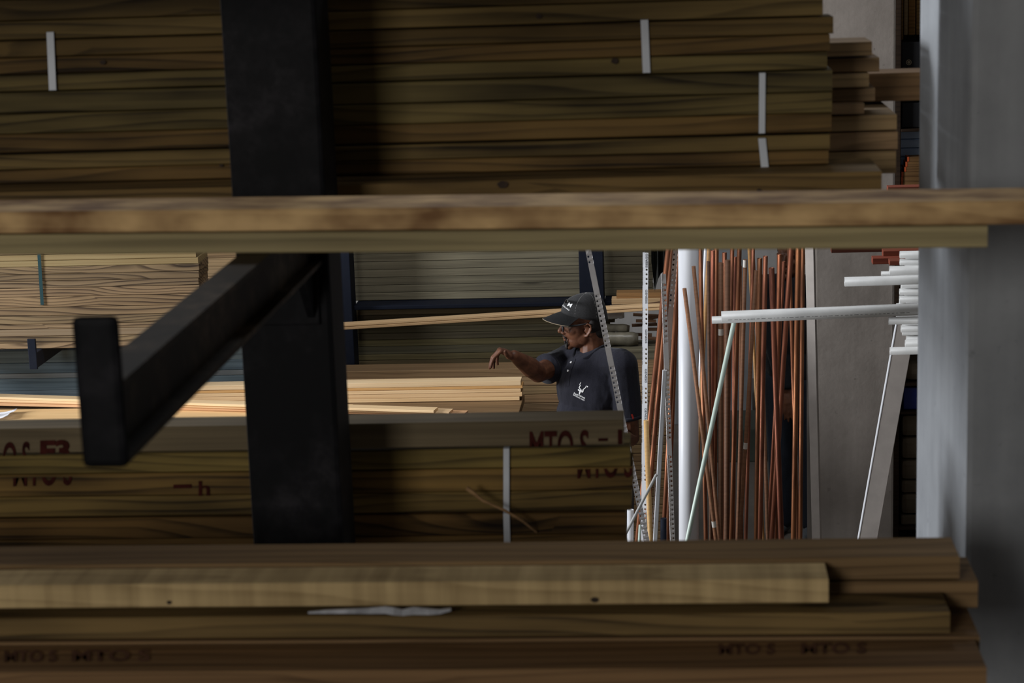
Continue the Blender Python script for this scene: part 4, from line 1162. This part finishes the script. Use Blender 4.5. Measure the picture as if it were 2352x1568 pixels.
# ---- the man in the cap
YM = 9.2
base = P(1365, 810, YM); feet = Vector((base.x, YM + 0.02, 0))
man = empty('person', feet); inv = Matrix.Translation(-feet)
tag(man, 'man in black cap, glasses and dark polo shirt, right hand raised, looking aside', 'person')
a = math.radians(50)
Fw = Vector((-math.sin(a), -math.cos(a), 0)); Rt = Vector((-math.cos(a), math.sin(a), 0)); UPV = Vector((0, 0, 1))
neck = P(1360, 810, YM)
shR = P(1303, 826, YM + 0.14); shL = P(1430, 838, YM - 0.14)
elR = P(1236, 856, YM - 0.07); wrR = P(1181, 817, YM - 0.24)
elL = P(1447, 1003, YM - 0.13); wrL = P(1385, 1005, YM - 0.36)
hip = Vector((base.x + 0.02, YM + 0.03, 0.93))
ah = math.radians(83)
hf = Vector((-math.sin(ah), -math.cos(ah), -0.07)).normalized()
hR = axes(hf, UPV); hT = Matrix.Translation(P(1338, 741, YM)) @ hR.to_4x4()

bm = bmesh.new()
head_parts(bm, hT)
chain(bm, [hT @ Vector((0, -0.028, -0.05)), hT @ Vector((0, -0.035, -0.10)), neck + Vector((0, 0, -0.03))], [0.056, 0.057, 0.064])
TR = Matrix((-Rt, Fw, UPV)).transposed()
def torso(bm, g=0.0):
    ell(bm, neck + Vector((0, 0, -0.17)) + Fw * 0.015, (0.182 + g, 0.128 + g, 0.175 + g), TR)
    ell(bm, neck + Vector((0, 0, -0.31)) + Fw * 0.02, (0.172 + g, 0.136 + g, 0.17), TR)
    ell(bm, hip + Vector((0, 0, 0.12)) + Fw * 0.02, (0.172 + g, 0.138 + g, 0.18), TR)
    chain(bm, [shR.lerp(neck, 0.08), neck + Vector((0, 0, -0.055)), shL.lerp(neck, 0.08)], [0.062 + g, 0.075 + g, 0.062 + g])
torso(bm)
chain(bm, [shR, shR.lerp(elR, .5), elR, elR.lerp(wrR, .35), elR.lerp(wrR, .75), wrR], [0.058, 0.050, 0.046, 0.047, 0.035, 0.027])
chain(bm, [shL, shL.lerp(elL, .5), elL, elL.lerp(wrL, .35), elL.lerp(wrL, .75), wrL], [0.058, 0.052, 0.045, 0.046, 0.035, 0.027])
hips = []
for s in (-1, 1):
    hj = hip - Rt * s * 0.09; kn = Vector((hj.x - Rt.x * s * .02, hj.y - 0.03, 0.50)); an = Vector((kn.x - Rt.x * s * .02, kn.y + 0.04, 0.09))
    chain(bm, [hj, kn, an], [0.085, 0.058, 0.042]); hips.append((hj, kn, an))
kn_ = P(1146, 803, YM - 0.25)
hand_parts(bm, wrR, kn_, (0.15, -1, 0.05), (-0.12, 0.05, -1), [(0.95, 1.30, 1.42), (1.0, 1.38, 1.5), (1.1, 1.5, 1.7), (1.2, 1.6, 1.8)],
           [P(1172, 819, YM - 0.265), P(1168, 819, YM - 0.285), P(1163, 814, YM - 0.30), P(1160.5, 807, YM - 0.305)])
kL = wrL + (wrL - elL).normalized() * 0.08
hand_parts(bm, wrL, kL, (-1, 0.2, .3), (-.3, .3, -1), [(0.5, 0.9, 1.2)] * 4, [wrL, wrL + Vector((-.03, -.03, 0)), wrL + Vector((-.045, -.055, -.005)), wrL + Vector((-.05, -.08, -.01))])
bm.transform(inv)
body = fuse('body', bm, 0.0036, 5, 0.5)
link('body', body, MAT['skin'], man)

# polo shirt
bm = bmesh.new(); torso(bm, 0.012)
hemR = shR.lerp(elR, 0.70); hemL = shL.lerp(elL, 0.72)
chain(bm, [shR, shR.lerp(hemR, .5), hemR], [0.070, 0.068, 0.070], caps=False); ell(bm, shR, (0.070,) * 3)
chain(bm, [shL, shL.lerp(hemL, .5), hemL], [0.071, 0.070, 0.069], caps=False); ell(bm, shL, (0.071,) * 3)
for i in range(6):                                   # soft folds across chest and belly
    t = i / 5
    p0 = shR.lerp(hip, 0.2 + .6 * t) + Fw * 0.10; p1 = shL.lerp(hip, 0.15 + .6 * t) + Fw * 0.07
bm.transform(inv)
shirt_me = fuse('polo_shirt', bm, 0.0045, 6, 0.5)
shirt = link('polo_shirt', shirt_me, MAT['polo'], man)
shirt_bvh = BVHTree.FromPolygons([v.co - inv.translation for v in shirt_me.vertices], [p.vertices[:] for p in shirt_me.polygons])
# sleeve cuffs
for hem, j in ((hemR, shR), (hemL, shL)):
    d = (hem - j).normalized()
    bm = bmesh.new(); add_tube(bm, [hem - d * .012, hem - d * .01, hem + d * .004], [.0695, .0725, .0725], 28); bm.transform(inv)
    link('sleeve_cuff', bm_mesh('sleeve_cuff', bm), MAT['polo'], shirt, smooth=True)
# collar: fold-over band, open in a V at the throat
bm = bmesh.new(); rings = []
nb = neck + Vector((0, 0, 0.002)); n = 26
for i in range(n + 1):
    t = math.radians(20 + 320 * i / n)               # measured from the throat
    dr = Fw * math.cos(t) - Rt * math.sin(t)
    front = max(0.0, math.cos(t)) ** 1.5
    lift = 0.035 - 0.062 * front
    c = nb + dr * (0.066 + 0.014 * front) + UPV * lift
    prof = [(0.000, -0.030), (0.002, 0.004), (0.006, 0.010), (0.012, 0.006), (0.024 + .008 * front, -0.030 - 0.014 * front)]
    rings.append([bm.verts.new(c + dr * r + UPV * z) for r, z in prof])
for r, t in zip(rings, rings[1:]):
    for k in range(4): bm.faces.new((r[k], r[k + 1], t[k + 1], t[k]))
bmesh.ops.solidify(bm, geom=bm.faces[:], thickness=0.003)
bm.transform(inv)
link('collar', bm_mesh('collar', bm), MAT['polo'], shirt, smooth=True)
# placket and buttons, marks: laid on the cloth
pk = poly_strokes([([(1318, 822), (1312, 838), (1307, 852), (1304, 868), (1302, 886)], 9)], (0, 0), 1)
decal('placket', pk, shirt_bvh, 'polo', shirt, 0.004, inv)
for (x, y) in ((1306, 852), (1313, 833)):
    d = (M @ Vector((x - 1176.0, 784.0 - y, -F))).normalized(); h = shirt_bvh.ray_cast(CAM + d * 5, d)
    bm = bmesh.new(); nv = h[1] if h[1].dot(d) < 0 else -h[1]
    add_tube(bm, [h[0] + nv * .002, h[0] + nv * .0065], .0052, 14); bm.transform(inv)
    link('button', bm_mesh('button', bm), MAT['print'], shirt)
org, sc = (1290, 850), 15.68
em = poly_strokes([([(700, 430), (650, 505), (672, 555), (625, 630), (672, 672), (675, 730), (655, 770)], [10, 26, 30, 36, 30, 30, 40]),
                   ([(890, 545), (872, 600), (860, 632), (805, 662), (785, 720), (725, 712), (685, 745), (655, 775)], [10, 24, 28, 30, 34, 30, 30, 40]),
                   ([(590, 690), (620, 715), (650, 740)], [30, 62, 20]), ([(700, 770), (745, 775), (785, 760)], [24, 60, 26]), ([(665, 760), (645, 830), (635, 880)], [60, 46, 18]),
                   ([(905, 590), (950, 590)], 40)], org, sc)
decal('antelope_emblem', em, shirt_bvh, 'print', shirt, 0.0030, inv)['kind'] = 'stuff'
def cpx(x, y): return (org[0] + x / sc, org[1] + y / sc)
for body_, o_, e_, hgt in (('South African', (425, 850), (830, 1030), 62), ('NATIONAL PARKS', (408, 905), (812, 1110), 46)):
    p0, p1 = cpx(*o_), cpx(*e_)
    tm = text_px(body_, p0, (p1[0] - p0[0], p1[1] - p0[1]), (hgt * .42 / sc, -hgt * .95 / sc), 0.012)
    decal('chest_lettering', tm, shirt_bvh, 'print', shirt, 0.0030, inv)
tg = poly_strokes([([(1451, 951), (1455, 962)], 4)], (0, 0), 1)
decal('sleeve_tag', tg, shirt_bvh, 'redtag', shirt, 0.006, inv)

# trousers and boots (below the planks)
bm = bmesh.new(); ell(bm, hip + Vector((0, 0, 0.01)), (0.172, 0.125, 0.13), TR)
for hj, kn, an in hips: chain(bm, [hj, kn, an], [0.098, 0.075, 0.068])
bm.transform(inv); link('trousers', fuse('trousers', bm, 0.008, 4), MAT['jeans'], man)
def boots(hips, fw, par, inv, mat):
    for hj, kn, an in hips:
        bm = bmesh.new(); f = Vector((fw.x, fw.y, 0)).normalized()
        heel = Vector((an.x, an.y, 0.04)) - f * .03
        chain(bm, [Vector((an.x, an.y, .14)), heel, heel + f * .12 + Vector((0, 0, -.003)), heel + f * .21 + Vector((0, 0, -.008))], [.055, .040, .037, .032])
        bm.transform(inv); link('boot', fuse('boot', bm, 0.007, 3), MAT[mat], par)
boots(hips, Fw, man, inv, 'boot')

# cap, hair, beard, spectacles, in head axes
hL = inv @ hT
def head_link(name, bm, mat, parent, smooth=True):
    bm.transform(hL); return link(name, bm_mesh(name, bm), MAT[mat], parent, smooth=smooth)
bm = bmesh.new(); rows = []; n = 40; m_ = 12
def dome(th, ph, k=1.0):
    cp = math.cos(ph) ** 0.72
    x = 0.084 * k * cp * math.sin(th); y = 0.105 * k * cp * math.cos(th)
    z0 = 0.030 + 0.30 * 0.105 * math.cos(th)
    y -= 0.018 * math.sin(ph) ** 2
    return Vector((x, y - 0.013, z0 + (0.136 * k - z0) * math.sin(ph)))
PEAK = 0.090
def peak_pt(t, r):
    st = dome(t, 0.0); ext = PEAK * math.cos(t * 0.86) ** 0.72
    q = st + Vector((math.sin(t) * ext * 0.15, ext, 0)) * r
    q.z += -0.018 * r - 0.009 * (abs(q.x) / 0.083) ** 2 * (0.15 + 0.85 * r) - 0.006 * r * r + 0.002
    return q
for j in range(m_ + 1):
    ph = math.radians(90) * j / m_
    rows.append([bm.verts.new(dome(2 * math.pi * i / n, ph)) for i in range(n)])
for r, t in zip(rows, rows[1:]):
    for i in range(n):
        bm.faces.new((r[i], r[(i + 1) % n], t[(i + 1) % n], t[i]))
bmesh.ops.remove_doubles(bm, verts=bm.verts, dist=1e-5)
bmesh.ops.solidify(bm, geom=bm.faces[:], thickness=0.002)
crown = head_link('cap', bm, 'cap', man)
cap_bvh = BVHTree.FromPolygons([v.co - inv.translation for v in crown.data.vertices], [p.vertices[:] for p in crown.data.polygons])
# stiffened front peak
bm = bmesh.new(); gr = []
for i in range(21):
    t = math.radians(-72 + 144 * i / 20)
    row = [bm.verts.new(peak_pt(t, j / 8)) for j in range(9)]
    gr.append(row)
for A, B in zip(gr, gr[1:]):
    for j in range(8): bm.faces.new((A[j], A[j + 1], B[j + 1], B[j]))
bmesh.ops.solidify(bm, geom=bm.faces[:], thickness=0.0035)
head_link('peak', bm, 'cap', crown)
bm = bmesh.new()
edge = [peak_pt(math.radians(-72 + 144 * i / 20), 1.0) for i in range(21)]
add_tube(bm, edge, 0.0014, 8)
MAT['tan'] = plain('tan_peak_binding', (0.32, 0.25, 0.17), 0.9, var=0.1)
head_link('peak_binding', bm, 'tan', crown)
for th in (0, 62, 118, 180, 242, 298):
    bm = bmesh.new(); t = math.radians(th)
    add_tube(bm, [dome(t, math.radians(2 + 86 * j / 10), 1.006) for j in range(11)], 0.0016, 6)
    head_link('seam', bm, 'seam', crown)
bm = bmesh.new(); top = dome(0, math.pi / 2, 1.0); ell(bm, top + Vector((0, 0, .001)), (.007, .007, .004)); head_link('button', bm, 'seam', crown)
def cc(x, y): return (1240 + x / 9.8, 660 + y / 9.8)
for ch_, o_, e_, up_ in (('P', (545, 335), (600, 375), (50, -75)), ('M', (612, 410), (690, 452), (48, -82)), ('OLLARS', (505, 408), (655, 530), (14, -26))):
    p0, p1 = cc(*o_), cc(*e_)
    tm = text_px(ch_, p0, (p1[0] - p0[0], p1[1] - p0[1]), (up_[0] / 9.8, up_[1] / 9.8), 0.02)
    decal('cap_lettering', tm, cap_bvh, 'print', crown, 0.0028, inv)

bm = bmesh.new()
ell(bm, (0, -0.022, 0.006), (0.0765, 0.092, 0.070))
ell(bm, (0, -0.060, -0.045), (0.050, 0.040, 0.050))
geo = [v for v in bm.verts if v.co.y > -0.012 or v.co.z > 0.055]
bmesh.ops.delete(bm, geom=geo, context='VERTS')
bmesh.ops.solidify(bm, geom=bm.faces[:], thickness=0.002)
head_link('hair', bm, 'hair', man)
bm = bmesh.new()                                     # moustache and chin beard
for s in (-1, 1):
    chain(bm, [(0, 0.0965, -0.050), (s * 0.014, 0.093, -0.0525), (s * 0.024, 0.084, -0.062)], [0.0032, 0.0036, 0.0026], 8)
    chain(bm, [(s * 0.024, 0.084, -0.062), (s * 0.025, 0.080, -0.080), (s * 0.016, 0.084, -0.100)], [0.0024, 0.0034, 0.004], 8)
ell(bm, (0, 0.0835, -0.102), (0.018, 0.0105, 0.016)); ell(bm, (0, 0.0890, -0.083), (0.007, 0.005, 0.006))
head_link('beard', bm, 'hair', man)
bm = bmesh.new()
for s in (-1, 1): ell(bm, (s * 0.031, 0.070, 0.002), (0.0125, 0.0125, 0.0115))
eyes = head_link('eyes', bm, 'eye', man); eyes['kind'] = 'stuff'
gl = empty('spectacles', (0, 0, 0)); gl.parent = man
for s in (-1, 1):
    bm = bmesh.new(); pts = []
    for k in range(25):
        t = 2 * math.pi * k / 24; c, sn = math.cos(t), math.sin(t)
        pts.append(Vector((s * 0.034 + 0.026 * math.copysign(abs(c) ** 0.6, c), 0.0965 - 0.10 * (abs(s * 0.034 + 0.026 * c) - .008) ** 1 * 0.12, -0.004 + 0.0185 * math.copysign(abs(sn) ** 0.6, sn))))
    add_tube(bm, pts, 0.0030, 8); head_link('rim', bm, 'black', gl)
    bm = bmesh.new(); bm.faces.new([bm.verts.new(p * 1.0) for p in pts[:-1]]); bmesh.ops.solidify(bm, geom=bm.faces[:], thickness=0.0012)
    head_link('lens', bm, 'lens', gl, False)
    bm = bmesh.new()
    for k in range(1): add_tube(bm, [(s * 0.060, 0.0955, 0.008), (s * 0.072, 0.086, 0.008), (s * 0.077, 0.03, 0.006), (s * 0.079, -0.012, 0.010), (s * 0.076, -0.03, -0.008)], [0.0045, 0.0045, 0.0040, 0.0030, 0.002], 8)
    head_link('temple', bm, 'black', gl)
bm = bmesh.new(); add_tube(bm, [(-0.010, 0.0975, 0.004), (0, 0.100, 0.007), (0.010, 0.0975, 0.004)], 0.0018, 8); head_link('bridge', bm, 'black', gl)

# ---- second person, mostly hidden behind the copper pipes
Y2 = 11.0
b2 = P(1822, 700, Y2); feet2 = Vector((b2.x, Y2, 0)); inv2 = Matrix.Translation(-feet2)
man2 = empty('person', feet2); tag(man2, 'person in black jacket and dark jeans standing hidden behind the copper pipes', 'person')
a2 = math.radians(25); F2 = Vector((-math.sin(a2), -math.cos(a2), 0)); R2 = Vector((-math.cos(a2), math.sin(a2), 0))
neck2 = P(1822, 640, Y2); hip2 = Vector((b2.x + .01, Y2 + .02, 0.90))
sR = neck2 + R2 * 0.18 + Vector((0, 0, -.06)); sL = neck2 - R2 * 0.18 + Vector((0, 0, -.06))
eR = P(1781, 795, Y2 - .02); wR = P(1806, 893, Y2 - .16)
eL = sL - R2 * .05 + Vector((0, 0.03, -.29)); wL = eL + Vector((0.02, -.08, -.24))
h2 = axes(F2 + Vector((0, 0, -.05)), UPV); T2 = Matrix.Translation(P(1816, 586, Y2)) @ h2.to_4x4()
TR2 = Matrix((-R2, F2, UPV)).transposed()
bm = bmesh.new(); head_parts(bm, T2)
chain(bm, [T2 @ Vector((0, -.03, -.06)), neck2 + Vector((0, 0, -.05))], [.056, .062])
ell(bm, neck2 + Vector((0, 0, -.25)), (.16, .11, .24), TR2); ell(bm, hip2, (.15, .11, .16), TR2)
chain(bm, [sR, eR, wR], [.055, .044, .027]); chain(bm, [sL, eL, wL], [.055, .044, .027])
legs2 = []
for s in (-1, 1):
    hj = hip2 - R2 * s * .09; kn = Vector((hj.x, hj.y - .03, .48)); an = Vector((hj.x + .01, hj.y + .02, .09)); legs2.append((hj, kn, an)); chain(bm, [hj, kn, an], [.08, .055, .042])
hand_parts(bm, wR, wR + Vector((0.0, -.02, -.082)), (1, -.3, 0), (0, 1, -.3), [(0.15, .35, .5)] * 4, [wR + Vector((.02, -.01, -.01)), wR + Vector((.04, -.02, -.04)), wR + Vector((.046, -.025, -.07)), wR + Vector((.046, -.02, -.095))], spread=.021)
hand_parts(bm, wL, wL + Vector((0.0, -.02, -.08)), (-1, -.3, 0), (0, 1, -.3), [(0.15, .35, .5)] * 4, [wL + Vector((-.02, -.01, -.01)), wL + Vector((-.04, -.02, -.04)), wL + Vector((-.046, -.025, -.07)), wL + Vector((-.046, -.02, -.095))], spread=.021)
bm.transform(inv2); link('body', fuse('body', bm, .005, 4), MAT['skin2'] if 'skin2' in MAT else MAT['skin'], man2)
bm = bmesh.new(); ell(bm, neck2 + Vector((0, 0, -.24)), (.185, .135, .25), TR2); ell(bm, hip2 + Vector((0, 0, .1)), (.175, .135, .17), TR2)
chain(bm, [sR, neck2 + Vector((0, 0, -.05)), sL], [.075, .085, .075])
chain(bm, [sR, eR, wR], [.075, .06, .046], caps=False); chain(bm, [sL, eL, wL], [.075, .06, .046], caps=False)
for j, e_, w_ in ((sR, eR, wR), (sL, eL, wL)):
    ell(bm, j, (.075,) * 3)
    for k in range(5): ell(bm, e_.lerp(w_, .12 + .2 * k), (.058 - .002 * k, .058 - .002 * k, .022))
bm.transform(inv2); link('jacket', fuse('jacket', bm, .006, 3), MAT['jacket'], man2)
bm = bmesh.new(); ell(bm, hip2, (.165, .125, .14), TR2)
for hj, kn, an in legs2: chain(bm, [hj, kn, an], [.095, .074, .066])
bm.transform(inv2); link('jeans', fuse('jeans', bm, .008, 4), MAT['jeans'], man2)
boots(legs2, F2, man2, inv2, 'boot')
bm = bmesh.new(); ell(bm, (0, -.018, .045), (.078, .097, .082)); bmesh.ops.delete(bm, geom=[v for v in bm.verts if v.co.y > .03 and v.co.z < .07 or v.co.z < -.01], context='VERTS')
bmesh.ops.solidify(bm, geom=bm.faces[:], thickness=.002); bm.transform(inv2 @ T2); link('hair', bm_mesh('hair', bm), MAT['hair'], man2, smooth=True)
